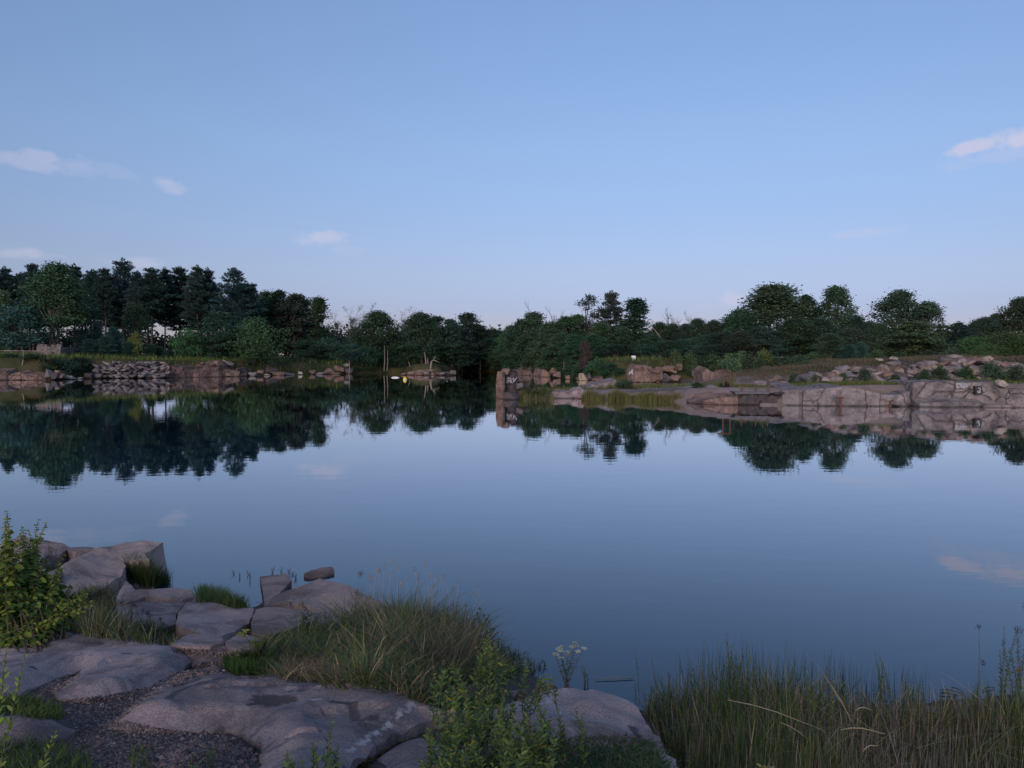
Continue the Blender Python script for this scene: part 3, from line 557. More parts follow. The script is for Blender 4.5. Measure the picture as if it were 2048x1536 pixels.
def stroke(name, lines, w, m, parent, D, off=.06):
    """painted strokes on a rock face: thin ribbons through photo pixels at distance D"""
    V = []; Fq = []
    for ln in lines:
        P = [aty(x, y, D) for x, y in ln]
        for a, b in zip(P, P[1:]):
            d = (b - a).normalized(); s = Vector((-d.z, 0, d.x)) * w / 2; k = len(V)
            for q in (a - s - d * w * .3, a + s - d * w * .3, b + s + d * w * .3, b - s + d * w * .3): V.append((q.x, q.y - off, q.z))
            for q in (a - s, a + s, b + s, b - s): V.append((q.x, q.y - off + .012, q.z))
            Fq += [(k, k + 1, k + 2, k + 3), (k + 7, k + 6, k + 5, k + 4), (k, k + 4, k + 5, k + 1), (k + 2, k + 6, k + 7, k + 3)]
    me = bpy.data.meshes.new(name); me.from_pydata([tuple(v) for v in V], [], Fq); me.update()
    o = link(name, me, m); o.parent = parent; o.matrix_parent_inverse = parent.matrix_world.inverted(); return o

# left shore
ledge('rock_ledge', [(-120, 744), (10, 743), (12, 752), (30, 746), (60, 744), (92, 745), (100, 750)], .6, 'low orange pink cut rock bank at the far left edge of the lake', M_PINKCRK, back=4, rise=.5, rough=.5, facet=2)
for i, (px, py, w, h, mt) in enumerate([(98, 746, 12, 16, M_FARGREY), (106, 752, 16, 14, M_DARK), (120, 753, 20, 12, M_FARPINK), (140, 755, 26, 8, M_PALE), (158, 757, 14, 5, M_PALE), (175, 752, 20, 12, M_DARK), (113, 745, 10, 9, M_FARPINK)]):
    boulder(px, py, w, h, .3, mt, ['grey block at the right end of the orange bank', 'dark boulder at the waterline next to the orange bank', 'reddish boulder half in the lake under the bushes', 'long pale stone at the waterline below the bushes', 'small flat pale stone at the waterline below the bushes', 'dark boulder at the left foot of the rubble wall', 'small reddish block above the dark boulder'][i])
# rubble wall on the left bank
for row in range(6):
    yb = 755 - row * 5.3; x = 186 + (row % 2) * 6; x1 = 330 - row * 1.5
    while x < x1:
        w = random.uniform(11, 19); D = shoreD(x) + .2 + row * .38
        top = 727 + (5 if x < 200 else 0)
        if yb - 4 > top - 3:
            boulder(x + w / 2, yb - 2.5 + random.uniform(-1.2, 1.2), w, random.uniform(5.5, 8.5), D, random.choice([M_FARGREY, M_FARGREY, M_FARCRK, M_DARK]), 'angular grey boulder stacked in the rubble wall on the left bank', 'boulders of the left rubble wall', rz=random.uniform(-.2, .2), tilt=random.uniform(-25, 25), depth=1.3)
        x += w * .93
ledge('rock_ledge', [(326, 731), (345, 728), (366, 730), (372, 735), (384, 736), (392, 729), (420, 725), (445, 725), (447, 732), (460, 736), (478, 738), (488, 748)], .5, 'pink cut rock cliff to the right of the rubble wall on the left bank', M_PINKCRK, back=4, rise=.1, rough=.7, facet=2.0)
ledge('rock_ledge', [(388, 724), (400, 721), (430, 720), (446, 721)], 3.2, 'upper tier of pink rock above the left bank cliff', M_PINKCRK, back=3, rise=.2, base=1.5, rough=.4, facet=1.4)
boulder(455, 727, 26, 10, 2.5, M_FARGREY, 'flat slab leaning on the end of the pink cliff', tilt=18)
boulder(462, 745, 34, 16, .3, M_FARPINK, 'pink boulder at the waterline at the end of the cliff')
MB_ = [(505, 748, 16, 8, 0), (520, 744, 14, 7, 1), (545, 740, 22, 16, 2), (556, 748, 26, 8, 1), (580, 748, 18, 6, 0), (602, 746, 10, 6, 3), (640, 748, 18, 7, 0), (660, 742, 22, 10, 1), (680, 738, 24, 12, 1), (697, 742, 18, 12, 2), (690, 731, 20, 8, 0), (670, 748, 20, 6, 1), (722, 729, 9, 6, 3), (535, 750, 14, 5, 3), (625, 744, 12, 8, 1)]
MM = [M_FARGREY, M_FARPINK, M_DARK, M_PALE]
for px, py, w, h, k in MB_: boulder(px, py, w, h, max(.2, (750 - py) * .22), MM[k], 'weathered boulder on the bushy bank between the cliff and the rock spit', 'boulders along the bushy bank')
# rock spit with the dead tree
ledge('rock_spit', [(796, 748), (815, 744), (845, 741), (858, 738), (866, 738), (874, 742), (885, 745), (910, 749)], .4, 'low reddish rock spit reaching into the lake with a dead tree on it', M_FARPINK, back=3.5, rise=.1, base=-.5, rough=.35, facet=1.0)
for px, py, w, h, k in [(806, 748, 14, 5, 1), (822, 747, 12, 5, 1), (838, 747, 14, 6, 1), (853, 746, 12, 7, 0), (872, 746, 14, 7, 2), (884, 746, 14, 6, 0), (895, 747, 9, 6, 0), (905, 745, 13, 9, 0), (860, 741, 12, 6, 1)]:
    boulder(px, py, w, h, .1, MM[k], 'small stone on the water side of the reddish rock spit', 'stones along the rock spit', depth=1.0)
# pond back bank, from left to right
ledge('rock_ledge', [(1034, 741), (1042, 739), (1062, 740), (1064, 745), (1068, 747), (1070, 736), (1076, 734), (1082, 738), (1085, 748)], .5, 'orange pink cut bank with a pointed crest behind the tower rock', M_PINKCRK, back=4, rise=1.2, rough=.5, facet=1.6)
PB = [(1092, 748, 22, 18, 1.0, M_FARPINK, 'orange boulder with a sloping left side behind the pond'), (1103, 742, 16, 14, 1.6, M_FARPINK, 'orange boulder standing upright behind the pond'), (1114, 749, 14, 12, 1.0, M_FARPINK, 'small dark red boulder right of the upright one'), (1109, 752, 12, 8, .3, M_DARK, 'dark stone at the waterline behind the pond'),
      (1135, 755, 9, 10, .5, M_FARPINK, 'small orange stone under the bank bushes by the pond'), (1168, 755, 20, 16, .5, M_TAN, 'bright orange tan boulder at the foot of the rusty sapling'), (1158, 758, 10, 8, .2, M_FARPINK, 'small red stone left of the bright boulder'), (1193, 757, 26, 12, .6, M_FARPINK, 'reddish rock under the bushes right of the bright boulder'),
      (1180, 752, 8, 10, .8, M_DARK, 'narrow dark stone beside the bright boulder'), (1075, 733, 9, 12, 1.8, M_FARGREY, 'grey pointed stone on the crest of the orange bank')]
for px, py, w, h, D, mt, lb in PB: boulder(px, py, w, h, D, mt, lb)
# big dome rock with scribbles
dome = ledge('dome_rock', [(1250, 752), (1253, 744), (1262, 733), (1270, 730), (1300, 731), (1306, 735), (1318, 738), (1324, 745)], 98, 'large flat topped dome rock with white scribbles on its left face', M_FARPINK, Dx=[3.0, 2.0, 1.0, .4, .3, .3, .4, .8], back=3.5, rise=.2, rough=.3, facet=1.8, lean=.15)
stroke('graffiti', [[(1257, 749), (1259, 741), (1261, 748), (1263, 739)], [(1264, 740), (1263, 748), (1266, 747)], [(1266, 739), (1269, 739), (1267, 747)]], .11, M_CHALK, dome, shoreD(1262) + .9, .5)
DB = [(1318, 747, 14, 26, .6, M_FARPINK, 'reddish block closing the right end of the dome rock'), (1334, 737, 30, 14, 2.5, M_FARPINK, 'brown boulder lying on the blocks right of the dome rock'), (1354, 734, 18, 14, 2.5, M_FARPINK, 'upright pink boulder right of the brown one'), (1344, 745, 18, 10, 1.4, M_FARPINK, 'small wedge boulder between the upper and lower blocks'),
      (1330, 755, 26, 16, .6, M_FARGREY, 'square block at the waterline right of the dome rock'), (1348, 756, 26, 14, .4, M_FARPINK, 'rounded pink block at the pond edge'), (1388, 735, 18, 10, 2.4, M_DARK, 'dark stone above the pale ones behind the pond'), (1394, 747, 20, 12, 1.2, M_FARGREY, 'pale grey stone among the pond bank shrubs'), (1375, 762, 40, 7, .2, M_FARGREY, 'low stone strip at the pond edge'), (1410, 762, 36, 8, .2, M_TAN, 'flat tan stone at the pond edge below the shrubs')]
for px, py, w, h, D, mt, lb in DB: boulder(px, py, w, h, D, mt, lb)
ledge('rock_ledge', [(1408, 745), (1416, 738), (1430, 740), (1443, 746), (1455, 742), (1463, 743), (1475, 751)], 100, 'long pink hump of rock behind the two tall iron posts', M_FARPINK, back=5, rise=.4, rough=.5, facet=2.5, lean=.6)
# tower rock at the tip of the peninsula
boulder(1001, 773, 17, 58, 64.3, M_FARPINK, 'tall pinkish standing block forming the left side of the tower rock', name='tower_rock', seed=3, depth=1.2, blocky=.95, n=26)
tw = ledge('tower_rock', [(1003, 748), (1008, 742), (1020, 743), (1034, 745), (1036, 760)], 65.0, 'dark graffiti covered face of the tower rock at the tip of the peninsula', M_DARK, back=1.8, rise=.0, rough=.12, facet=1.2, lean=.03)
boulder(1011, 743, 17, 13, 64.8, M_FARPINK, 'small cap boulder on top of the tower rock', seed=5, depth=.9, blocky=.95, n=20)
boulder(1028, 741, 18, 5, 65.5, M_FARGREY, 'thin flat stone on top of the dark tower face', depth=1.0)
stroke('graffiti', [[(1013, 757), (1019, 756), (1023, 758)], [(1016, 754), (1017, 765)], [(1013, 762), (1022, 762)], [(1020, 755), (1021, 766), (1024, 760)], [(1025, 758), (1028, 756), (1027, 764)], [(1029, 762), (1032, 757), (1034, 755)], [(1014, 766), (1019, 760), (1025, 766)]], .05, M_CHALK, tw, 64.75, .12)
boulder(1022, 792, 30, 15, 63, M_DARK, 'smooth dark grey boulder lying at the waterline below the tower rock', seed=2, n=24)
boulder(1040, 772, 14, 12, 65, M_FARGREY, 'pale angular stone beside the graffiti face', seed=4)
boulder(1051, 771, 18, 12, 66, M_DARK, 'dark leaning stone behind the pale angular one', seed=6)
# peninsula slabs
ledge('peninsula_slab', [(1098, 782), (1112, 781), (1135, 784), (1150, 785), (1170, 791), (1185, 794)], 65.5, 'flat light slab on the narrow middle of the peninsula', M_GRANP, back=3, rise=.1, base=-.4, rough=.15, facet=2, lean=1.2)
ledge('peninsula_slab', [(1140, 787), (1150, 781), (1165, 778), (1172, 782), (1190, 786)], 65.2, 'low faceted slab with a sharp left corner at the peninsula front', M_GRANP, back=2.5, rise=.1, base=-.4, rough=.2, facet=1.2, lean=.6)
ledge('peninsula_slab', [(1163, 775), (1178, 770), (1198, 768), (1212, 765), (1225, 760), (1238, 761), (1246, 768)], 70, 'purple grey humped rock at the back of the peninsula', M_GRAN, back=2.5, rise=.2, base=0, rough=.3, facet=1.4, lean=.5)
ledge('peninsula_slab', [(1170, 786), (1200, 782), (1240, 781), (1300, 778), (1350, 775), (1400, 772), (1440, 773), (1450, 780), (1460, 786)], 67, 'long sloping grey slab behind the yellow green reeds of the peninsula', M_GRAN, back=4, rise=.1, base=-.3, rough=.2, facet=3, lean=1.5, Dx=[66, 66.5, 67, 68, 68, 68, 66, 64, 63])
ledge('peninsula_slab', [(1384, 806), (1400, 803), (1430, 797), (1460, 793), (1478, 791)], 58.5, 'tapering rock ramp with a striped dark foot left of the steel platform', M_FARPINK, Dx=[58.6, 58.2, 57.6, 57.3, 57.2], back=3, rise=.5, base=-.5, rough=.15, facet=1.2, lean=.1)
# right bank cut faces
ledge('quarry_face', [(1466, 797), (1476, 791), (1500, 788), (1530, 787), (1553, 783), (1574, 780), (1576, 786)], 57.5, 'dark reddish cut face under the steel platform', M_DARK, back=3, rise=-.15, base=-.8, rough=.2, facet=.9)
ledge('quarry_face', [(1568, 781), (1580, 780), (1610, 781), (1612, 780)], 57.3, 'narrow grey cut face with a vertical joint right of the platform', M_FARGREY, back=4, rise=.5, base=-.8, rough=.1, facet=2)
q3 = ledge('quarry_face', [(1611, 780), (1635, 779), (1660, 776), (1700, 777), (1720, 779), (1745, 785), (1770, 790), (1795, 789), (1812, 784), (1823, 783)], 56.8, 'long pale cut face with two iron bars leaning on it', M_FARCRK, back=5, rise=.12, base=-.8, rough=.28, facet=3.2)
ledge('quarry_face', [(1640, 772), (1700, 770), (1760, 771), (1800, 768), (1822, 766)], 62, 'upper grey terrace of shattered rock behind the long pale face', M_FARGREY, back=3, rise=.3, base=.3, rough=.5, facet=1, lean=.9)
q4 = ledge('quarry_face', [(1829, 766), (1860, 764), (1900, 763), (1903, 763), (1990, 762), (1998, 765), (2000, 776), (2100, 775), (2300, 778)], 57.5, 'tall cut face at the right edge with white lettering and a dark painted square', M_FARCRK, Dx=[57.5, 57.4, 57.2, 57.2, 57.1, 57.0, 56.6, 56.0, 55.6], back=4, rise=.0, base=-.8, rough=.22, facet=2.4, lean=.05)
ledge('quarry_face', [(1842, 809), (1850, 803), (1880, 801), (1905, 800), (1930, 802), (1960, 803), (1978, 806)], 56.2, 'low triangular rock foot at the waterline below the lettering', M_FARGREY, back=1.2, rise=.4, base=-.6, rough=.2, facet=1.6)
ledge('quarry_face', [(1972, 811), (2000, 809), (2100, 809), (2250, 811)], 56.0, 'thin ledge just above the waterline at the right edge', M_GRAN, back=1.5, rise=.1, base=-.6, rough=.1, facet=2)
sq = [(1949, 772), (1963, 772), (1965, 788), (1951, 789)]
P4 = [aty(x, y, 56.85) for x, y in sq]
me = bpy.data.meshes.new('painted_square'); me.from_pydata([(p.x, p.y - .06, p.z) for p in P4] + [(p.x, p.y + .3, p.z) for p in P4], [], [(0, 1, 2, 3), (7, 6, 5, 4), (0, 4, 5, 1), (1, 5, 6, 2), (2, 6, 7, 3), (3, 7, 4, 0)]); me.update()
o = link('painted_square', me, M_BLACKP); o.parent = q4
stroke('painted_figure', [[(1955, 776), (1959, 776), (1960, 779), (1957, 781), (1960, 784), (1955, 786)], [(1954, 782), (1956, 785)]], .06, M_CHALK, q4, 56.85, .09)
stroke('graffiti', [[(1917, 767), (1912, 767), (1913, 774), (1917, 774)], [(1913, 770), (1916, 770)], [(1919, 768), (1920, 773)], [(1921, 768), (1924, 768), (1921, 773), (1925, 773)], [(1926, 768), (1929, 768), (1926, 773), (1930, 773)], [(1933, 768), (1929, 771), (1933, 775), (1933, 768)], [(1912, 776), (1920, 775), (1930, 776)]], .06, M_CHALK, q4, 56.95, .06)
boulder(2003, 768, 24, 13, 56.9, M_PALE, 'large pale oval stone tilted on the ledge above the right cut face', seed=9, tilt=25, blocky=.2, n=60)
# boulder wall on the right bank
def topy(x): return np.interp(x, [1575, 1600, 1640, 1665, 1685, 1700, 1745, 1790, 1840, 1870, 1900, 1930, 2060, 2300], [752, 748, 746, 742, 733, 728, 730, 726, 722, 722, 714, 719, 722, 724])
def boty(x): return np.interp(x, [1575, 1620, 1660, 1700, 1850, 2060, 2300], [760, 760, 764, 764, 764, 762, 762])
y = 763; row = 0; SZ = [M_FARGREY, M_FARGREY, M_GRAN, M_TAN, M_FARPINK, M_GRAN, M_FARGREY, M_FARCRK, M_DARK, M_GRANP]
while y > 712:
    x = 1598 + random.uniform(0, 14)
    while x < 2130:
        w = random.uniform(16, 32); h = random.uniform(10, 15); xc = x + w / 2
        if topy(xc) + 3 < y < boty(xc) + 4:
            D = 63.4 + (763 - y) * .09
            boulder(xc, y - 3 + random.uniform(-2, 2), w * 1.1, h, D, random.choice(SZ), 'angular quarry boulder stacked in the rubble wall above the right bank', 'boulders of the right rubble wall', rz=random.uniform(-.3, .3), tilt=random.choice([random.uniform(-12, 12), random.uniform(-30, 30)]), depth=1.3, blocky=.86, n=13)
        x += w * .95
    y -= 8.0; row += 1
for px, py, w, h, D, mt, lb in [(1780, 717, 24, 9, 73, M_PALE, 'pale dome shaped boulder in the grass above the right rubble wall'), (1757, 719, 14, 5, 74, M_PALE, 'small pale stone left of the pale dome boulder'), (1905, 714, 30, 10, 70, M_TAN, 'wide tan boulder crowning the right rubble wall'), (1557, 757, 24, 14, 66, M_FARPINK, 'pinkish boulder resting on a lower one left of the right rubble wall'), (1546, 764, 24, 12, 65, M_FARPINK, 'low reddish boulder beside the pinkish stacked one'), (1563, 767, 26, 10, 64, M_TAN, 'tan boulder under the pinkish stacked one'), (1580, 775, 10, 5, 61, M_PALE, 'tiny pale stone in the grass above the joint face'),
                             (1500, 768, 34, 9, 64, M_FARGREY, 'flat grey slab in the grass behind the platform'), (1522, 768, 24, 13, 63, M_GRAN, 'leaning grey slab behind the platform railing'), (1516, 776, 18, 8, 61, M_PALE, 'small pale rounded stone behind the platform'), (1609, 757, 24, 8, 67, M_TAN, 'low tan stone at the left start of the right rubble wall'), (1640, 753, 40, 14, 66, M_TAN, 'long tan boulder near the left start of the right rubble wall'), (1672, 746, 34, 9, 67, M_PALE, 'pale tilted slab on the left slope of the right rubble wall')]:
    boulder(px, py, w, h, D, mt, lb, tilt={1672: -22}.get(px, 0))

# ------------------------------------------------------------------ built things
def box(bm, c, s, rz=0):
    r = bmesh.ops.create_cube(bm, size=1); 
    for v in r['verts']:
        v.co = Matrix.Rotation(rz, 3, 'Z') @ Vector((v.co.x * s[0], v.co.y * s[1], v.co.z * s[2])) + Vector(c)
def tube(bm, pts, radii, k=6):
    rings = []; pr = None
    for i, p in enumerate(pts):
        d = (pts[min(i + 1, len(pts) - 1)] - pts[max(i - 1, 0)]).normalized() if len(pts) > 1 else Vector((0, 0, 1))
        a = d.orthogonal().normalized() if pr is None else (pr - d * pr.dot(d)).normalized(); pr = a
        b = d.cross(a)
        rings.append([bm.verts.new(p + (a * math.cos(2 * math.pi * j / k) + b * math.sin(2 * math.pi * j / k)) * radii[i]) for j in range(k)])
    for r1, r2 in zip(rings, rings[1:]):
        for j in range(k): bm.faces.new((r1[j], r1[(j + 1) % k], r2[(j + 1) % k], r2[j]))
    bm.faces.new(rings[0][::-1]); bm.faces.new(rings[-1])
def bmobj(name, fn, m, parent=None, smooth=False, loc=None):
    bm = bmesh.new(); fn(bm); me = bpy.data.meshes.new(name); bm.to_mesh(me); bm.free()
    if smooth:
        for p in me.polygons: p.use_smooth = True
    o = link(name, me, m, parent)
    if loc: o.location = loc
    return o
# steel platform
base = aty(1496, 785, 58.5); pf = empty('steel_platform', base, 'rusty steel platform with short rail posts cantilevered over the lake', 'platform')
sx = F / 58
X_ = lambda px: (px - 1496) * 58 / F
Zp = lambda py: -(py - 786) * 58 / F
bmobj('deck', lambda b: (box(b, (0, -.05, .06), (2.5, 1.9, .10)), [box(b, (X_(x), -.95, -.08), (.09, .06, .2)) for x in (1466, 1496, 1527)], box(b, (0, -.99, .0), (2.5, .07, .14))), M_STEEL, pf)
for x in (1477, 1505, 1529): bmobj('rail_post', lambda b: tube(b, [Vector((X_(x), -.85, 0)), Vector((X_(x), -.85, Zp(767)))], [.045, .045]), M_RUST, pf)
for x in (1498, 1518): bmobj('rail_post', lambda b: tube(b, [Vector((X_(x), .8, 0)), Vector((X_(x), .8, Zp(769)))], [.04, .04]), M_RUST, pf)
bmobj('support_leg', lambda b: tube(b, [Vector((X_(1473), -.75, -.45)), Vector((X_(1472), -.75, 0))], [.07, .06]), M_RUST, pf)
bmobj('support_leg', lambda b: tube(b, [Vector((X_(1503), -.75, -.45)), Vector((X_(1502), -.75, 0))], [.07, .06]), M_RUST, pf)
# two tall iron posts with a cross bar
b0 = aty(1454, 778, 61); ip = empty('iron_post_frame', b0, 'tall rusty iron frame of two posts and a top bar left of the steel platform', 'frame')
k = 61 / F
for x, yb, ytp in ((1447, 772, 741), (1461, 790, 741)):
    bmobj('post', lambda b: tube(b, [Vector(((x - 1454) * k, 0, (778 - yb) * k)), Vector(((x - 1454) * k, 0, (778 - ytp) * k))], [.06, .06]), M_RUST, ip)
bmobj('cross_bar', lambda b: tube(b, [Vector((-18 * k, 0, (778 - 740.5) * k)), Vector((8 * k, 0, (778 - 741.5) * k))], [.06, .06]), M_RUST, ip)
for x, D, lb, pts in ((1681, 56.2, 'thick rusty iron bar with a flat head leaning on the long pale face', [(1675, 795.5), (1687, 795.5), None, (1681, 796), (1681, 815)]), (1781, 56.2, 'bent dark iron bar leaning on the right end of the long pale face', [(1786, 801), (1780, 802), (1779, 815)])):
    def bar(b):
        cur = []
        for q in pts + [None]:
            if q is None:
                tube(b, cur, [.075] * len(cur)); cur = []
            else: cur.append(aty(q[0], q[1], D))
    o = bmobj('iron_bar', bar, M_RUST); tagit(o, lb, 'iron bar')
# sign
p = aty(1267, 727, 113); sg = empty('white_sign', p, 'plain white notice board on a post above the dome rock', 'sign')
k = 113 / F
bmobj('sign_board', lambda b: box(b, (0, 0, (727 - 717) * k), (8.5 * k, .04, 11 * k)), M_WHITE, sg)
bmobj('post', lambda b: tube(b, [Vector((0, .05, -.5)), Vector((0, .05, 5 * k))], [.05, .05]), M_BARKP, sg)
# orange thing and pale plank beside the path
p = aty(1235, 727, 118); o = bmobj('orange_crate', lambda b: (box(b, (0, 0, 0), (.9, .5, .55)), box(b, (0, 0, .33), (1.0, .6, .1))), M_ORANGE, loc=p); tagit(o, 'small orange box in the bushes left of the white notice board', 'box')
p = aty(1224, 727, 118); o = bmobj('plank', lambda b: box(b, (0, 0, 0), (1.0, .25, .1)), M_PALE, loc=p); tagit(o, 'pale plank lying left of the orange box', 'plank')
# buoy and floating board
p = atz(810, 759.5, 0); by = empty('buoy', p, 'yellow round buoy floating off the rock spit', 'buoy')
def ball(b): r = bmesh.ops.create_uvsphere(b, u_segments=16, v_segments=10, radius=.26); [setattr(v, 'co', v.co + Vector((0, 0, .16))) for v in r['verts']]
bmobj('float_ball', ball, M_YEL, by, True)
bmobj('collar', lambda b: tube(b, [Vector((0, 0, -.1)), Vector((0, 0, .06))], [.3, .3], 14), M_WHITE, by)
bmobj('eye_ring', lambda b: tube(b, [Vector((0, 0, .40)), Vector((0, 0, .5))], [.04, .04]), M_STEEL, by)
p = atz(790, 755.5, .0); o = bmobj('floating_board', lambda b: tube(b, [Vector((-.6, 0, 0)), Vector((-.35, 0, .04)), Vector((.3, 0, .05)), Vector((.7, 0, 0))], [.02, .12, .13, .02], 10), M_WHITE, loc=p); tagit(o, 'small white board floating left of the yellow buoy', 'board')
# masonry ruin at the left
p = aty(100, 714, 117); hu = empty('masonry_ruin', p, 'low grey masonry ruin with a dark window hole at the top of the left bank', 'ruin')
k = 117 / F; Hh = 23 * k
def wallm(b):
    x0, x1, xo0, xo1 = -24 * k, 24 * k, 5 * k, 11 * k
    for (xa_, xb_, za, zb) in ((x0, -3 * k, 0, Hh), (-3 * k, xo0, 0, Hh * .96), (xo0, xo1, 0, 9 * k), (xo0, xo1, 13.5 * k, Hh * .95), (xo1, x1, 0, Hh * .98)):
        box(b, ((xa_ + xb_) / 2, 0, (za + zb) / 2 - .2), (xb_ - xa_ - .01, .5, zb - za + .2))
    box(b, (x0 + .25, 1.6, Hh / 2 - .1), (.5, 2.6, Hh)); box(b, (x1 - .25, 1.6, Hh / 2 - .15), (.5, 2.6, Hh * .9))
    box(b, (0, 2.9, Hh * .4), (x1 - x0, .4, Hh * .8))
    for i in range(14): box(b, (random.uniform(x0, x1), random.uniform(-.1, .1), Hh + random.uniform(-.05, .1)), (random.uniform(.3, .6), .45, .2), random.uniform(-.3, .3))
    bmesh.ops.subdivide_edges(b, edges=b.edges[:], cuts=2)
    for v in b.verts: v.co += Vector((fbm(v.co.x * 2, v.co.y, v.co.z * 2), fbm(v.co.x * 2, v.co.z, 5), fbm(v.co.z * 2, v.co.x, 8))) * .07
bmobj('wall', wallm, M_FARGREY, hu)
bmobj('buttress', lambda b: (tube(b, [Vector((20 * k, -.5, -.2)), Vector((21 * k, -.3, Hh * .9))], [.5, .3], 5)), M_FARGREY, hu)
bmobj('lime_patch', lambda b: (box(b, (19.5 * k, -.3, 5 * k), (9 * k, .1, 2 * k)), box(b, (21 * k, -.3, 19 * k), (3 * k, .1, 3 * k))), M_PALE, hu)
# fence at left
p = aty(40, 716, 112); fe = empty('wire_fence', p, 'galvanised rail fence running left from the masonry ruin', 'fence')
k = 112 / F
bmobj('top_rail', lambda b: tube(b, [Vector((-150 * k, 0, 15 * k)), Vector((36 * k, 1.5, 14 * k))], [.045, .045]), M_PALE, fe)
for x in (-110, -75, -42, -18, 7, 30): bmobj('post', lambda b: tube(b, [Vector((x * k, .04 * x * k if 0 else 0, -1.0)), Vector((x * k, 0, 15 * k))], [.045, .045]), M_BARKP, fe)
def meshw(b):
    for i in range(9): tube(b, [Vector((-150 * k, .05, (1 + i * 1.6) * k)), Vector((36 * k, 1.2, (1 + i * 1.6) * k))], [.008, .008], 3)
bmobj('wire_mesh', meshw, M_BARKP, fe)

# ------------------------------------------------------------------ trees
def unit(n, r=rng):
    v = r.normal(size=(n, 3)); return v / np.linalg.norm(v, axis=1, keepdims=True)
def cards(C, A, Bv, S, W_, col):
    """diamond leaf faces: centre, long axis, side axis, length, width"""
    n = len(C); S = np.asarray(S).reshape(-1, 1); W_ = np.asarray(W_).reshape(-1, 1)
    V = np.stack([C - A * S * .5, C + Bv * W_ * .5 - A * S * .05, C + A * S * .5, C - Bv * W_ * .5 - A * S * .05], 1).reshape(-1, 3)
    return V, np.arange(n * 4).reshape(n, 4), col
def frame_from(A, r=rng):
    R = unit(len(A), r); B = np.cross(A, R); return B / (np.linalg.norm(B, axis=1, keepdims=True) + 1e-9)
def leafmesh(name, parts):
    V = []; Fq = []; Cc = []; k = 0
    for v, f, c in parts: V.append(v); Fq.append(f + k); Cc.append(c); k += len(v)
    me = mesh_np(name, np.concatenate(V), np.concatenate(Fq), 4, np.concatenate(Cc)); me.materials.append(M_LEAF); return me
def bmesh_me(name, fn, m):
    bm = bmesh.new(); fn(bm); me = bpy.data.meshes.new(name); bm.to_mesh(me); bm.free(); me.materials.append(m)
    me.polygons.foreach_set('use_smooth', np.ones(len(me.polygons), bool)); return me
def rv(r, a): return Vector((r.uniform(-a, a), r.uniform(-a, a), r.uniform(-a, a)))

def proto_broad(seed, H=14., Wd=9., base=.25, ncl=85, nl=75, ls=.34, colr=(.033, .052, .022), open_=0., bark=None, cone=0., multi=1, clr=.105, flatc=.7):
    r = random.Random(seed); g = np.random.default_rng(seed)
    cl = []
    tries = 0
    while len(cl) < ncl and tries < 4000:
        tries += 1
        t = r.random() ** .8; z = base * H + (H - base * H) * t
        prof_ = (math.sin(math.pi * min(1, (t * .92 + .08)) ** (.75 + .2 * cone)) ** .6) if not cone else (1 - t) ** .8 * (1 + .2 * math.sin(9 * t))
        R = Wd / 2 * prof_ * (.82 + .35 * noise.noise(Vector((t * 4, seed, 0))))
        a = r.uniform(0, 2 * math.pi); lob = 1 + .5 * noise.noise(Vector((math.cos(a) * 1.3, math.sin(a) * 1.3, t * 2.5 + seed)))
        rr = R * lob * math.sqrt(r.uniform(.12, 1))
        cl.append(Vector((math.cos(a) * rr, math.sin(a) * rr, z)))
    parts = []
    for c in cl:
        cr_ = Wd * clr * r.uniform(.7, 1.35); n = int(nl * (cr_ / (Wd * clr)) ** 1.5)
        u = unit(n, g) * (g.random((n, 1)) ** .45) * cr_; u[:, 2] *= flatc
        Cn = np.array(c) + u + g.normal(size=(n, 3)) * cr_ * [.42, .42, .3]
        A = unit(n, g); A[:, 2] = A[:, 2] * .6 - .1; A /= np.linalg.norm(A, axis=1, keepdims=True)
        S = ls * g.uniform(.7, 1.3, n); k = r.uniform(.72, 1.3)
        hue = r.uniform(-.12, .16)
        col = np.array(colr) * k * np.array([1 + hue, 1, 1 - hue]) * g.uniform(.8, 1.25, (n, 1))
        parts.append(cards(Cn, A, frame_from(A, g), S, S * .62, col))
    crown = leafmesh('crown', parts)
    def tr(b):
        for mlt in range(multi):
            lean = Vector((r.uniform(-.09, .09), r.uniform(-.09, .09), 1)) * (1 if multi == 1 else 1)
            off = Vector((0, 0, 0)) if multi == 1 else rv(r, .5); off.z = 0
            tr_ = []; p = off.copy(); n = 9; rad = H * .016 * (1 if multi == 1 else .6)
            for i in range(n):
                tr_.append(p.copy()); p = p + lean * (H * .86 / n) + rv(r, .10 * H / n)
            tube(b, tr_, [rad * (1.25 if i == 0 else 1 - .85 * i / n) for i in range(n)], 7)
            for c in r.sample(cl, min(26 // multi + 6, len(cl))):
                i = max(2, min(n - 2, int((c.z / H) * n * .72))); s = tr_[i]
                m_ = s.lerp(c, .5) + Vector((0, 0, .04 * H)) + rv(r, .25)
                tube(b, [s, m_, c], [rad * .38, rad * .22, rad * .07], 4)
    trunk = bmesh_me('trunk', tr, bark or M_BARK)
    return crown, trunk, H, Wd
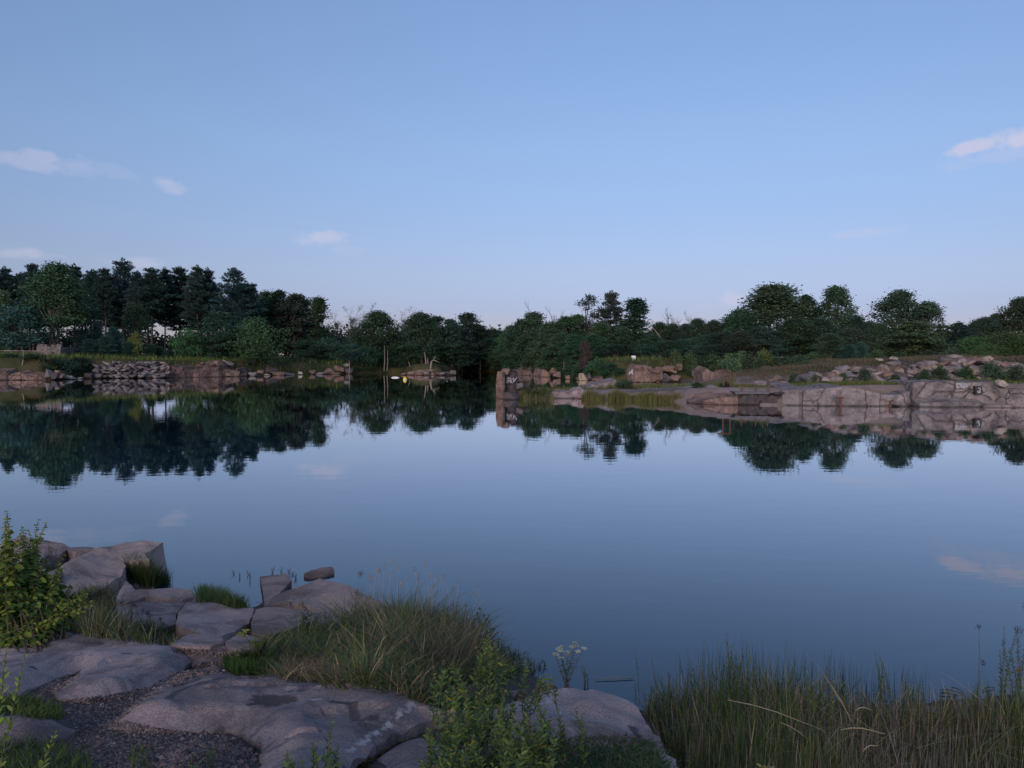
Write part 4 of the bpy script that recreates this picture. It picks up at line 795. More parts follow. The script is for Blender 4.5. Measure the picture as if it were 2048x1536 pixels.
def proto_pine(seed, H=17., Wd=6.5, base=.4, colr=(.042, .082, .062), tuft=40, full=1.15, ls=.42, up_=.35):
    r = random.Random(seed); g = np.random.default_rng(seed); parts = []; brs = []
    z = base * H; wh = 0
    while z < H * .985:
        t = (z - base * H) / (H * (1 - base))
        L_ = Wd / 2 * ((1 - t) ** .62 * (.5 + .5 * min(1, t * 4 + .35))) * r.uniform(.75, 1.15) + .25
        nb_ = 5 if t < .85 else 4; a0 = r.uniform(0, 6.28)
        for j in range(nb_):
            if r.random() > full * (.9 if t > .12 else .6): continue
            a = a0 + j * 6.283 / nb_ + r.uniform(-.4, .4); l = L_ * r.uniform(.65, 1.2); el = .08 + up_ * t + r.uniform(-.12, .2)
            d = Vector((math.cos(a) * math.cos(el), math.sin(a) * math.cos(el), math.sin(el)))
            s = Vector((0, 0, z)); e = s + d * l + Vector((0, 0, .12 * l)); brs.append((s, s + d * l * .5 - Vector((0, 0, .04 * l)), e))
            k = r.uniform(.7, 1.35); nt_ = max(2, int(l / .55))
            for q in range(nt_):
                f = .38 + .66 * (q + r.random() * .6) / nt_; c = np.array(s + d * l * f + Vector((0, 0, .10 * l * f))) + g.normal(size=3) * [.22, .22, .10]
                n = tuft; u = unit(n, g) * g.random((n, 1)) ** .5 * [.62, .62, .30]; 
                A = u * [1, 1, 1.2] + np.array(d) * .25 + [0, 0, .28]; A /= np.linalg.norm(A, axis=1, keepdims=True)
                S = ls * g.uniform(.7, 1.3, n); col = np.array(colr) * k * g.uniform(.75, 1.3, (n, 1))
                parts.append(cards(c + u, A, frame_from(A, g), S, S * .3, col))
        z += H * .034 * r.uniform(.8, 1.2); wh += 1
    c = np.array([0, 0, H * .99]); n = 60; u = unit(n, g) * [.35, .35, .6]; A = u + [0, 0, .6]; A /= np.linalg.norm(A, axis=1, keepdims=True)
    parts.append(cards(c + u, A, frame_from(A, g), np.full(n, ls), np.full(n, ls * .3), np.tile(np.array(colr), (n, 1))))
    crown = leafmesh('crown', parts)
    def tr(b):
        pts = [Vector((.06 * math.sin(i * 1.3 + seed), .06 * math.cos(i + seed), H * i / 8)) for i in range(9)]
        tube(b, pts, [H * .0125 * (1.15 if i == 0 else 1 - .93 * i / 8) for i in range(9)], 7)
        for s, m_, e in brs: tube(b, [s, m_, e], [.055, .035, .012], 3)
        for i in range(int(10 * full)):                       # dead lower snags
            z_ = H * base * r.uniform(.35, 1); a = r.uniform(0, 6.28); l = r.uniform(.4, 1.3)
            tube(b, [Vector((0, 0, z_)), Vector((math.cos(a) * l, math.sin(a) * l, z_ + .05))], [.03, .01], 3)
    trunk = bmesh_me('trunk', tr, M_BARK)
    return crown, trunk, H, Wd
def proto_bare(seed, H=11., Wd=4., leaves=0, colr=(.06, .05, .035), bark=None, ls=.2):
    r = random.Random(seed); g = np.random.default_rng(seed); tips = []; segs = []
    def grow(p, d, l, rad, dep):
        n = 3; pts = [p.copy()]
        for i in range(n): d = (d + rv(r, .16) + Vector((0, 0, .05))).normalized(); p = p + d * l / n; pts.append(p.copy())
        segs.append((pts, rad)); tips.append(p)
        if dep <= 0: return
        for k in range(3 if dep > 1 else 4):
            s = pts[r.choice([1, 2, 3])]; a = r.uniform(0, 6.28); sp = r.uniform(.45, .95)
            nd = (d + Vector((math.cos(a), math.sin(a), .25)) * sp).normalized(); grow(s, nd, l * r.uniform(.5, .75), rad * .5, dep - 1)
    p = Vector((0, 0, 0)); pts = [p]; 
    for i in range(6): p = p + Vector((r.uniform(-.12, .12), r.uniform(-.12, .12), H * .7 / 6)); pts.append(p.copy())
    segs.append((pts, H * .011))
    for i in range(2, 7):
        for k in range(2):
            a = r.uniform(0, 6.28); grow(pts[i], Vector((math.cos(a), math.sin(a), 1.1 + .3 * i / 6)).normalized(), Wd * .42 * r.uniform(.7, 1.1), H * .005, 2)
    grow(pts[-1], Vector((0, 0, 1)), H * .22, H * .006, 2)
    trunk = bmesh_me('trunk', lambda b: [tube(b, q, [rd * (1 - .6 * i / (len(q) - 1)) for i in range(len(q))], 4) for q, rd in segs], bark or M_BARKP)
    crown = None
    if leaves:
        T = np.array([tuple(t) for t in tips]); n = leaves; C_ = T[g.integers(0, len(T), n)] + g.normal(size=(n, 3)) * .22; A = unit(n, g)
        crown = leafmesh('crown', [cards(C_, A, frame_from(A, g), ls * g.uniform(.6, 1.3, n), ls * .6 * np.ones(n), np.array(colr) * g.uniform(.7, 1.3, (n, 1)))])
    return crown, trunk, H, Wd
def proto_shrub(seed, H=2.6, Wd=3.2, colr=(.075, .125, .05), ncl=26, nl=70, ls=.24, cone=0):
    return proto_broad(seed, H, Wd, .02, ncl, nl, ls, colr, cone=cone, clr=.17, flatc=.8, multi=3)

PR = {
 'pine': [proto_pine(s) for s in (11, 12, 13, 14)],
 'pinebushy': [proto_pine(s, 17, 8.0, .28, tuft=34) for s in (21, 22)],
 'pinesmall': [proto_pine(31, 13, 5.5, .35, (.062, .090, .062), 34, 1.0), proto_pine(32, 13, 5.5, .3, (.05, .084, .056), 34, 1.0)],
 'youngpine': [proto_pine(s, 6, 3.6, .05, (.052, .112, .078), 34, 1.1, .30, .45) for s in (41, 42, 43)],
 'oak': [proto_broad(s, 14, 11, .10, 235, 68, .34, (.058, .098, .050), clr=.078) for s in (51, 52, 53)],
 'oaklight': [proto_broad(s, 14, 9, .05, 200, 62, .34, (.085, .135, .060), clr=.082) for s in (61, 62)],
 'tall': [proto_broad(s, 16, 8, .33, 190, 75, .30, (.088, .142, .058), bark=M_BARKP) for s in (71,)],
 'aspen': [proto_broad(s, 14, 5.2, .15, 140, 58, .30, (.055, .092, .054), clr=.10) for s in (81, 82, 83)],
 'poplar': [proto_broad(s, 14, 5.6, .08, 110, 80, .32, (.062, .108, .054), cone=1, clr=.11) for s in (91, 92)],
 'airy': [proto_bare(s, 12, 4.2, 1100, (.075, .07, .055), M_BIRCH, .19) for s in (101, 102)],
 'bare': [proto_bare(s, 12, 4.6, 0, bark=M_BARK) for s in (111, 112)],
 'sparse': [proto_broad(121, 14, 6.5, .45, 30, 60, .34, (.045, .065, .045), clr=.12)],
 'round': [proto_broad(s, 7.5, 7.5, .12, 90, 75, .24, (.095, .155, .06), clr=.13, multi=3) for s in (131, 132)],
 'small': [proto_broad(s, 7, 5, .2, 70, 70, .23, (.065, .125, .068), clr=.14) for s in (141, 142)],
 'shrub': [proto_shrub(s) for s in (151, 152, 153)],
 'shrublight': [proto_shrub(s, colr=(.15, .22, .055)) for s in (161, 162)],
 'shrubdark': [proto_shrub(s, colr=(.052, .092, .048)) for s in (171, 172)],
 'sapling': [proto_bare(181, 5, 1.7, 2600, (.11, .065, .05), M_BARKP, .13)],
}
NAMES = dict(pine='pine_tree', pinebushy='pine_tree', pinesmall='pine_tree', youngpine='young_pine', oak='oak_tree', oaklight='oak_tree', tall='broadleaf_tree', aspen='aspen_tree', poplar='poplar_tree', airy='birch_tree', bare='bare_tree', sparse='broadleaf_tree', round='broadleaf_tree', small='broadleaf_tree', shrub='shrub', shrublight='shrub', shrubdark='shrub', sapling='sapling')
def gzs(x, y): return float(gz(np.array([x]), np.array([y]))[0])
def tree(kind, px, ytop, D, wpx=None, label=None, group=None, var=None, sink=.15, H=None, tint=(1, 1, 1)):
    pr = PR[kind]; crown, trunk, H0, W0 = pr[var if var is not None else random.randrange(len(pr))]
    p = aty(px, 712, D); x, y = p.x, p.y
    if D > 85:
        while gzs(x, y) < .25: D += 1.0; p = aty(px, 712, D); x, y = p.x, p.y
    z0 = gzs(x, y) - sink
    if H is None: H = aty(px, ytop, D).z - z0
    H = max(H, .6)
    sz = H / H0; sx_ = (wpx * D / F / W0) * (1.32 if kind in ('oak', 'oaklight', 'aspen', 'poplar', 'small', 'round') else 1.0) if wpx else sz
    cat = 'shrub' if 'shrub' in kind else 'tree'
    e = empty(NAMES[kind], (x, y, z0), label or DEF[kind][0], cat, group or (DEF[kind][1] if not label else None))
    e.rotation_euler = (0, 0, random.uniform(0, 6.28)); e.scale = (sx_, sx_, sz)
    tj = (tint[0] * random.uniform(.74, 1.0), tint[1] * random.uniform(.84, 1.02), tint[2] * random.uniform(1.0, 1.38))
    for nm, me_ in (('crown', crown), ('trunk' if cat == 'tree' else 'stems', trunk)):
        if me_:
            o = bpy.data.objects.new(nm, me_); COL.objects.link(o); o.parent = e; o.color = (*tj, 1)
    return e
DEF = {'pine': ('tall dark pine in the grove on the left shore', 'pines of the left grove'), 'pinebushy': ('tall dark pine in the grove on the left shore', 'pines of the left grove'),
 'youngpine': ('young bluish green pine at the foot of the left grove', 'young pines before the grove'), 'oak': ('dark green oak in the woods beyond the lake', 'oaks beyond the lake'), 'oaklight': ('mid green broad tree in the woods beyond the lake', 'mid green trees beyond the lake'),
 'aspen': ('slender dark tree in the woods beyond the lake', 'slender trees beyond the lake'), 'poplar': ('dense narrow tree in the woods beyond the lake', 'narrow trees beyond the lake'), 'airy': ('thin birch with sparse greyish leaves against the sky', 'thin birches'), 'bare': ('leafless grey tree rising out of the woods', 'bare trees'),
 'small': ('small green tree at the foot of the woods', 'small trees at the wood edge'), 'round': ('rounded green tree at the foot of the woods', 'rounded trees at the wood edge'), 'shrub': ('green shrub on the lake bank', 'green bank shrubs'), 'shrublight': ('bright green shrub on the lake bank', 'bright bank shrubs'), 'shrubdark': ('dark green shrub on the lake bank', 'dark bank shrubs'), 'pinesmall': ('slim pine in the woods beyond the lake', 'slim pines beyond the lake')}
T = tree
# left grove
for px, yt, w in [(12, 538, 62), (45, 545, 50), (68, 529, 60), (150, 528, 60), (188, 541, 62), (212, 537, 55), (248, 524, 78), (276, 541, 50), (305, 535, 72), (331, 536, 50), (360, 540, 75), (396, 537, 62), (416, 536, 62)]:
    T('pine', px, yt + random.uniform(-3, 5), random.uniform(150, 160), w * 1.25)
T('pinebushy', 470, 540, 150, 118, 'large bushy pine at the right end of the left grove', var=0)
T('pine', 505, 570, 152, 60)
for i in range(26):
    px = random.uniform(-150, 500); T('pine', px, random.uniform(548, 575), random.uniform(162, 185), 82)
for px in (-30, -75, -130): T('pine', px, 540, 150, 60)
T('tall', 112, 532, 122, 128, 'tall broadleaf tree with a pale forked trunk behind the masonry ruin', var=0, tint=(.62, .85, .95))
T('oaklight', 4, 585, 128, 70, 'pale leaved tree at the left edge of the photo', tint=(1.3, 1.15, 1.1))
T('small', 36, 618, 118, 110, 'broad bluish green young tree left of the masonry ruin', var=0, tint=(.85, 1, 1.1))
T('small', 168, 615, 126, 60, 'small tree under the crown of the tall broadleaf tree', var=1)
T('small', 270, 610, 138, 45, 'slim light tree standing in front of the pines', var=1, tint=(1.2, 1.15, .9))
for px, yt, w, D in [(163, 662, 38, 124), (193, 653, 45, 126), (228, 658, 42, 126), (300, 690, 30, 126), (212, 675, 40, 122), (180, 680, 36, 121), (255, 685, 34, 124), (320, 695, 28, 128), (340, 700, 24, 128)]: T('youngpine', px, yt, D, w)
T('shrublight', 270, 675, 125, 30, 'bright pointed sapling among the young pines')
T('small', 375, 660, 128, 55, 'light green leaning sapling in front of the pine grove', tint=(1.5, 1.4, .9), var=0)
T('oaklight', 437, 628, 131, 84, 'small bluish green oak with a bare trunk base before the pines', tint=(.65, .9, 1.05))
T('round', 510, 641, 131, 98, 'large rounded bright green tree overhanging the left cliff', var=0)
T('round', 478, 660, 135, 60, var=1)
# centre left
for px, yt, w, D in [(532, 585, 58, 165), (556, 583, 60, 162), (592, 590, 70, 160), (573, 605, 50, 166), (607, 600, 55, 166), (540, 610, 50, 170)]: T('aspen', px, yt, D, w)
T('poplar', 637, 598, 160, 58, 'narrow pointed poplar at the right end of the dark aspens', var=0)
for px, yt, w in [(670, 632, 38), (660, 640, 30), (700, 625, 40), (712, 622, 40), (738, 618, 40), (728, 632, 34), (816, 626, 45), (806, 634, 34)]: T('airy', px, yt, 172, w)
T('oak', 757, 627, 158, 100, 'round topped dark oak on the far shore with sky gaps to both sides', var=0)
T('oak', 843, 629, 156, 92, 'dark oak standing behind the rock spit', var=1)
for px, yt, w, D in [(722, 668, 50, 160), (690, 685, 55, 158), (655, 678, 56, 152), (617, 682, 60, 152), (640, 690, 50, 150), (700, 690, 50, 150), (735, 695, 45, 150), (790, 690, 50, 158), (672, 690, 40, 150)]: T('small', px, yt, D, w)
for px, yt, w, D in [(872, 634, 55, 165), (902, 640, 55, 160), (936, 628, 62, 166), (960, 652, 50, 168), (918, 655, 60, 158)]: T('aspen', px, yt, D, w)
for px, yt, w, D in [(985, 660, 60, 185), (1003, 664, 60, 190), (950, 672, 75, 165), (985, 678, 80, 172), (905, 680, 70, 160), (870, 680, 60, 158), (820, 682, 60, 160), (1010, 676, 70, 170), (935, 690, 60, 162), (960, 700, 60, 164), (1005, 700, 60, 160)]: T('oaklight', px, yt, D, w, tint=(.7, .8, .8))
# centre right
for px, yt, w, D in [(1022, 655, 56, 140), (1042, 642, 66, 138), (1068, 628, 84, 138), (1100, 648, 70, 136), (1130, 636, 76, 136), (1085, 665, 60, 130), (1052, 672, 64, 128), (1155, 632, 64, 138), (1120, 668, 64, 128), (1200, 648, 66, 130), (1150, 672, 60, 126), (1245, 655, 60, 132), (1185, 670, 56, 124)]: T('oaklight', px, yt, D, w, tint=(.72, .88, .85))
T('sparse', 1175, 592, 136, 62, 'sparse tree with separate leaf clumps rising above the woods')
T('pinesmall', 1221, 585, 137, 66, 'pine rising above the woods between the sparse tree and the pointed green tree', var=0)
T('poplar', 1271, 601, 134, 84, 'dense pointed green tree behind the white notice board', var=1)
for px, yt in [(1062, 612), (1104, 621), (1118, 628)]: T('bare', px, yt, 145, 36, 'leafless twiggy treetop above the left half of the middle woods', 'bare treetops left')
for px, yt in [(1338, 622), (1381, 628), (1352, 632)]: T('bare', px, yt, 142, 44, 'leafless reddish grey tree beside the leaning dead trunk', 'bare trees right')
for px, yt, w, D in [(1320, 648, 66, 136), (1345, 650, 60, 136), (1372, 650, 66, 138), (1395, 641, 62, 140), (1426, 644, 66, 138), (1300, 670, 60, 128), (1450, 650, 60, 136)]: T('oak', px, yt, D, w)
for px, yt, w, D in [(1330, 682, 60, 122), (1370, 680, 60, 122), (1410, 672, 60, 124), (1440, 668, 70, 122), (1290, 690, 50, 120), (1350, 700, 50, 116), (1400, 695, 50, 116), (1430, 690, 55, 114), (1235, 690, 60, 120)]: T('small', px, yt, D, w, tint=(.8, .85, .85))
T('sapling', 1173, 680, 102, 24, 'slender rusty brown sapling with a pale stem above the bright boulder', sink=.3)
# right woods
T('oak', 1548, 574, 131, 168, 'huge dark oak dominating the right woods', var=2)
T('oak', 1482, 622, 128, 80, 'dark oak shoulder left of the huge oak', var=1)
T('aspen', 1612, 592, 130, 56, 'slim dark tree between the huge oak and the open crowned oak', var=0)
T('oaklight', 1668, 577, 130, 90, 'open crowned oak with sky showing through its branches', var=0, tint=(.7, .75, .75))
for px, yt, w, D in [(1710, 636, 70, 128), (1738, 645, 55, 128), (1640, 640, 90, 124), (1590, 640, 90, 122), (1520, 655, 90, 120), (1760, 650, 60, 126), (1700, 660, 80, 118), (1480, 665, 70, 116)]: T('oak', px, yt, D, w)
T('oak', 1797, 587, 128, 110, 'big dark oak left of the lighter crowned tree at the right', var=0)
T('oaklight', 1852, 608, 124, 90, 'lighter green oak leaning against the big dark oak', var=1)
T('oaklight', 1825, 645, 116, 120, 'low spreading light oak below the big dark one', var=0)
T('pinebushy', 1915, 644, 122, 80, 'dark bluish conifer in the gap at the right', var=1, sink=.3)
for px, yt, w, D in [(1965, 638, 66, 126), (1992, 630, 60, 126), (2040, 600, 90, 124), (2090, 590, 120, 124), (1945, 650, 60, 126)]: T('oak', px, yt, D, w, tint=(1.1, 1.1, 1.1))
for px, yt, w, D in [(1950, 678, 70, 104), (2010, 668, 100, 102), (2060, 680, 100, 98), (1975, 690, 60, 98)]: T('round', px, yt, D, w, 'bright green bushy tree at the right edge of the woods', 'bright bushy trees at the right edge', tint=(1.1, 1.15, .9))
T('youngpine', 1660, 671, 104, 66, 'pale green young pine before the open crowned oak', var=0, tint=(1.8, 1.5, 1.1))
T('youngpine', 1697, 692, 102, 40, 'small round young conifer right of the pale green one', var=1)
T('youngpine', 1722, 686, 103, 34, 'narrow dark young conifer, rightmost of three', var=2)
T('shrublight', 1527, 704, 92, 36, 'bright yellow green pointed bush before the huge oak')
for px, yt, w, D in [(1455, 712, 40, 90), (1480, 708, 44, 92), (1500, 716, 40, 88), (1548, 712, 44, 92), (1575, 716, 36, 92), (1600, 712, 40, 96), (1425, 712, 40, 94), (1405, 716, 34, 96), (1440, 722, 34, 88), (1470, 728, 40, 84), (1380, 712, 34, 104), (1350, 708, 36, 106), (1625, 710, 40, 98), (1650, 712, 40, 98), (1610, 722, 30, 92), (1520, 722, 30, 88), (1755, 702, 40, 100), (1800, 706, 40, 98), (1860, 704, 40, 98), (1900, 700, 40, 98)]: T('shrub', px, yt, D, w)
T('shrub', 1352, 716, 108, 26, 'round pale green bush on the crest right of the notice board', tint=(1.4, 1.3, 1.2))
# bushes by the pond bank
for px, yt, w, D in [(1140, 732, 40, 108), (1165, 722, 40, 112), (1195, 722, 50, 108), (1220, 728, 44, 106), (1240, 738, 30, 103), (1060, 722, 30, 112), (1095, 728, 34, 112), (1120, 720, 30, 114), (1210, 738, 36, 103), (1376, 732, 26, 99), (1384, 745, 26, 98), (1150, 742, 26, 105), (1180, 735, 30, 106), (1130, 742, 24, 106)]: T('shrubdark', px, yt, D, w, tint=(1.1, 1.3, 1.1))
T('shrub', 1408, 738, 97, 26, 'small grey green bush between the stones of the pond bank', tint=(.9, .9, .9))
T('shrub', 1249, 760, 69, 40, 'grey green bush growing at the back of the peninsula', tint=(.9, .75, .9))
T('shrub', 1395, 775, 66, 30, 'low bush on the sloping peninsula slab', tint=(.8, .75, .8))
T('shrub', 1452, 766, 62, 30, 'low bush at the foot of the two iron posts', tint=(.8, .8, .8))
for px, yt, w in [(1055, 776, 24), (1072, 779, 22), (1088, 779, 20)]: T('shrub', px, yt, 64.5, w, 'low weedy bush on the peninsula next to the tower rock', 'low bushes by the tower rock', tint=(1.1, .9, .8))
T('shrubdark', 1836, 775, 58.5, 30, 'green bush growing in the notch between the two cut faces', tint=(1.3, 1.3, 1))
for px, yt, w in [(1730, 742, 34), (1688, 750, 26), (1850, 742, 30), (1882, 734, 36), (1935, 735, 34), (1985, 728, 52), (2035, 738, 50), (1790, 752, 22), (1630, 752, 24), (1587, 752, 24), (2075, 740, 40), (1610, 762, 20), (1700, 760, 22), (1944, 752, 26)]: T('shrub', px, yt, 63, w, 'weedy green bush growing out of the right rubble wall', 'bushes in the right rubble wall')
# left bank bushes
for px, yt, w, D in [(15, 722, 44, 108), (45, 718, 46, 110), (75, 724, 44, 108), (105, 722, 44, 107), (135, 724, 50, 108), (160, 722, 44, 112), (178, 726, 34, 112), (125, 735, 40, 106), (150, 738, 40, 106), (170, 742, 26, 108), (60, 735, 40, 105), (20, 738, 36, 105), (90, 738, 34, 105), (-20, 725, 50, 108), (112, 745, 22, 104)]: T('shrubdark', px, yt, D, w, 'dark green bush hanging over the left end of the bank', 'dark bushes at the left bank')
for px, yt, w, D in [(492, 725, 26, 132), (512, 722, 34, 136), (532, 728, 30, 140), (560, 726, 36, 144), (585, 722, 40, 146), (608, 724, 36, 146), (632, 726, 34, 148), (655, 726, 30, 148), (710, 732, 34, 150), (738, 736, 30, 150), (572, 738, 26, 142), (600, 738, 26, 142), (620, 740, 22, 143), (540, 738, 24, 138), (712, 744, 28, 147), (690, 722, 30, 152), (765, 736, 34, 156), (790, 736, 34, 156), (498, 738, 20, 130), (585, 744, 20, 142), (560, 745, 18, 141)]: T('shrubdark', px, yt, D, w, tint=(1.2, 1.25, 1.1))
for px, yt, w, D in [(920, 735, 40, 172), (950, 738, 40, 174), (980, 734, 50, 172), (895, 735, 36, 165), (1005, 730, 50, 160), (1015, 738, 40, 150)]: T('shrub', px, yt, D, w, tint=(.8, .75, .7))
for px, yt, w, D in [(290, 715, 30, 122), (330, 716, 30, 126), (205, 712, 34, 122), (238, 715, 30, 122), (385, 716, 24, 130), (410, 714, 24, 134)]: T('shrub', px, yt, D, w, 'pale flowering weeds along the crest of the left bank', 'weeds along the left crest')
# pale thin stems along the far shore, dead wood
def stem(px, y0, y1, D, lean=0, rad=.09, label=None, group=None, m=None, name='dead_tree'):
    a = aty(px, y0, D); b_ = aty(px + lean, y1, D); mid = a.lerp(b_, .5) + Vector((.1, 0, 0))
    o = bmobj(name, lambda b: tube(b, [a, mid, b_], [rad, rad * .8, rad * .4]), m or M_BARKP); tagit(o, label, 'tree', group); return o
for px, y0, y1, D, ln in [(566, 748, 722, 138, 0), (698, 748, 720, 144, 0), (768, 742, 690, 150, 1), (774, 742, 700, 150, 1), (924, 744, 705, 165, 3), (960, 742, 712, 170, 0), (802, 728, 706, 158, 0), (810, 728, 700, 158, 1), (827, 722, 704, 158, 1), (820, 735, 722, 150, -4), (42, 745, 700, 104, 5), (1127, 740, 718, 128, 0)]:
    stem(px, y0, y1, D, ln, .08, 'thin pale stem standing alone on the far bank', 'pale stems on the far bank')
stem(1331, 690, 648, 128, -31, .09, 'pale dead trunk leaning left out of the middle woods')
stem(1700, 632, 612, 128, 17, .09, 'bare broken branch sticking up right of the open crowned oak', m=M_BARK)
p0 = aty(863, 741, 140); dt = empty('dead_tree', p0, 'crooked dead tree with a hooked branch on the rock spit', 'tree')
def lp(px, py): return aty(px, py, 140) - p0
bmobj('trunk', lambda b: tube(b, [lp(861, 744), lp(862, 731), lp(863, 723), lp(867, 720)], [.2, .17, .14, .11], 7), M_BARKP, dt, True)
bmobj('branch', lambda b: tube(b, [lp(866, 721), lp(869, 716), lp(872, 712)], [.1, .08, .04]), M_BARKP, dt, True)
bmobj('branch', lambda b: tube(b, [lp(866, 720), lp(872, 722), lp(879, 725)], [.1, .08, .04]), M_BARKP, dt, True)
stem(852, 738, 704, 142, -3, .15, 'taller of two bare trunks left of the crooked dead tree'); stem(855, 738, 716, 142, 0, .12, 'shorter of two bare trunks left of the crooked dead tree')
# far woods that read as one mass
g = np.random.default_rng(5); parts = []
for i in range(520):
    px = g.uniform(-400, 2450); D = g.uniform(188, 240); p = aty(px, 712, D); hh = g.uniform(6.5, 10.5) * (.82 if px < 540 else 1); z0 = 2.0
    n = 150; u = unit(n, g) * g.random((n, 1)) ** .4 * [3.2, 3.2, hh * .5]; c = np.array([p.x, p.y, z0 + hh * .5])
    A = unit(n, g); S = 1.0 * g.uniform(.6, 1.3, n)
    parts.append(cards(c + u, A, frame_from(A, g), S, S * .6, np.array([.022, .035, .02]) * g.uniform(.7, 1.3) * g.uniform(.8, 1.2, (n, 1))))
o = link('distant_woods', leafmesh('distant_woods', parts)); tagit(o, 'dark mass of distant woods closing the horizon behind the trees', 'woods', kind='stuff')

# ------------------------------------------------------------------ grass and reeds
def blades(base, h, w, lean, col, segs=3, curl=.5, az=None, g=rng):
    """curved tapering grass blades; base (n,3)"""
    n = len(base); az = g.uniform(0, 2 * np.pi, n) if az is None else az
    d = np.c_[np.cos(az), np.sin(az), np.zeros(n)]; fa = g.uniform(0, np.pi, n); s = np.c_[np.cos(fa), np.sin(fa), np.zeros(n)]
    V = np.zeros((n, segs + 1, 2, 3), np.float32); lean = np.asarray(lean).reshape(-1, 1); h = np.asarray(h).reshape(-1, 1); w = np.asarray(w).reshape(-1, 1)
    for i in range(segs + 1):
        t = i / segs; off = d * lean * h * (t * (1 - curl) + curl * t * t * 1.6); zz = h * t * (1 - .25 * lean * t)
        c = base + off + np.array([0, 0, 1]) * zz; ww = w * (1 - t) ** .6 * .5 + .0004
        V[:, i, 0] = c - s * ww; V[:, i, 1] = c + s * ww
    b0 = np.arange(n)[:, None] * (segs + 1) * 2; Fq = []
    for i in range(segs): Fq.append(np.c_[b0 + 2 * i, b0 + 2 * i + 1, b0 + 2 * i + 3, b0 + 2 * i + 2])
    Fq = np.concatenate(Fq); colv = np.repeat(np.asarray(col)[:, None, :], (segs + 1) * 2, axis=1).reshape(-1, 3)
    return V.reshape(-1, 3), Fq, colv
def tussocks(P, hh, per, rad, w, cols, wts, lean=(.1, .9), segs=4, curl=.6, g=rng):
    n = len(P); k = n * per; ph = g.uniform(0, 2 * np.pi, k); rr = np.sqrt(g.random(k)); R_ = np.repeat(rad * g.uniform(.6, 1.4, n), per)
    B_ = np.repeat(P, per, axis=0) + np.c_[np.cos(ph) * rr * R_, np.sin(ph) * rr * R_, 0 * ph]
    h = np.repeat(hh, per) * g.uniform(.45, 1.15, k); ln = lean[0] + (lean[1] - lean[0]) * rr * g.uniform(.5, 1.3, k)
    tone = np.repeat(g.integers(0, len(cols), n), per); mixn = g.random(k) < .55; c1 = np.array(cols)[tone]; c2 = pal(k, cols, wts, g, .25); c = np.where(mixn[:, None], c1 * g.uniform(.75, 1.25, (k, 1)), c2)
    return blades(B_, h, w * g.uniform(.5, 1.5, k), ln, c, segs, curl, az=ph + g.normal(0, .5, k))
def grassobj(name, parts, label, cat='grass'):
    V = []; Fq = []; Cc = []; k = 0
    for v, f, c in parts: V.append(v); Fq.append(f + k); Cc.append(c); k += len(v)
    me = mesh_np(name, np.concatenate(V), np.concatenate(Fq), 4, np.concatenate(Cc)); o = link(name, me, M_GRASS); return tagit(o, label, cat, kind='stuff')
def pal(n, cols, wts, g=rng, var=.25):
    cols = np.array(cols); c = cols[g.choice(len(cols), n, p=np.array(wts) / sum(wts))]; return c * g.uniform(1 - var, 1 + var, (n, 1))
GREEN = (.080, .135, .038); LGREEN = (.15, .20, .052); DGREEN = (.042, .082, .034); STRAW = (.42, .33, .19); BROWN = (.19, .13, .08); BLUEG = (.065, .125, .075); YELG = (.24, .23, .05); GREYS = (.31, .27, .225)
def poly_sample(poly, n, g=rng):
    poly = np.array(poly, float); o = []
    x0, y0 = poly.min(0); x1, y1 = poly.max(0)
    while len(o) < n:
        a = np.c_[g.uniform(x0, x1, n), g.uniform(y0, y1, n)]; o += a[sdist(a[:, 0], a[:, 1], poly) > 0].tolist()
    return np.array(o[:n])
def far_pts(poly, n, D0, D1, g=rng):
    """random ground points of the far bank under a photo region, between two distances"""
    q = poly_sample(poly, n, g); P = []
    X_ = []; 
    D = g.uniform(D0, D1, n); x = (q[:, 0] - 1024) / F * D; z = gz(x, D); return np.c_[x, D, z], q
# crest and bank turf, far left and middle
def fargrass(name, x0, x1, D0, D1, n, h, cols, wts, label, w=.05, zmin=.15, zmax=9):
    px = rng.uniform(x0, x1, n); D = rng.uniform(D0, D1, n); x = (px - 1024) / F * D; z = gz(x, D); k = (z > zmin) & (z < zmax); x, D, z = x[k], D[k], z[k]
    B_ = np.c_[x, D, z - .03]; m_ = len(B_); hh = h * rng.uniform(.5, 1.3, m_) * (1 + .6 * vf(x * .8, D * .8))
    return grassobj(name, [blades(B_, hh, w * rng.uniform(.7, 1.3, m_), rng.uniform(.05, .5, m_), pal(m_, cols, wts), 2)], label)
fargrass('bank_grass', -100, 800, 105, 160, 30000, .75, [GREEN, LGREEN, BROWN], [3, 5, .7], 'tall green grass along the crest of the left and middle banks', .10)
fargrass('bank_grass', 1030, 1480, 100, 118, 9000, .6, [GREEN, LGREEN, BROWN], [5, 2, 2], 'green grass on the bank behind the pond', .09)
fargrass('meadow_grass', 1440, 2200, 69, 100, 42000, .36, [BROWN, (.16, .13, .11), GREEN, (.12, .085, .07)], [4, 3, 2.5, 3], 'dry reddish brown meadow grass on the slope above the right bank', .035, zmin=1.2)
fargrass('meadow_grass', 1470, 2150, 59.5, 66.5, 26000, .26, [GREEN, LGREEN, YELG, BROWN], [4, 4, 1, 1.5], 'short bright grass on the terrace below the right rubble wall', .05)
fargrass('shore_grass', 1038, 1110, 63.2, 66.5, 2200, .6, [YELG, BROWN, GREEN, GREYS], [2, 3, 3, 2], 'brownish weeds on the peninsula beside the tower rock', .04, zmin=-.3)
fargrass('shore_grass', 1110, 1470, 68.5, 72.5, 5000, .4, [YELG, BROWN, GREEN, LGREEN], [1, 2, 3, 3], 'low grass along the back edge of the peninsula', .04)
n = 5200; px = rng.uniform(1163, 1400, n); keep = (px < 1212) | (px > 1216); px = px[keep]; n = len(px)
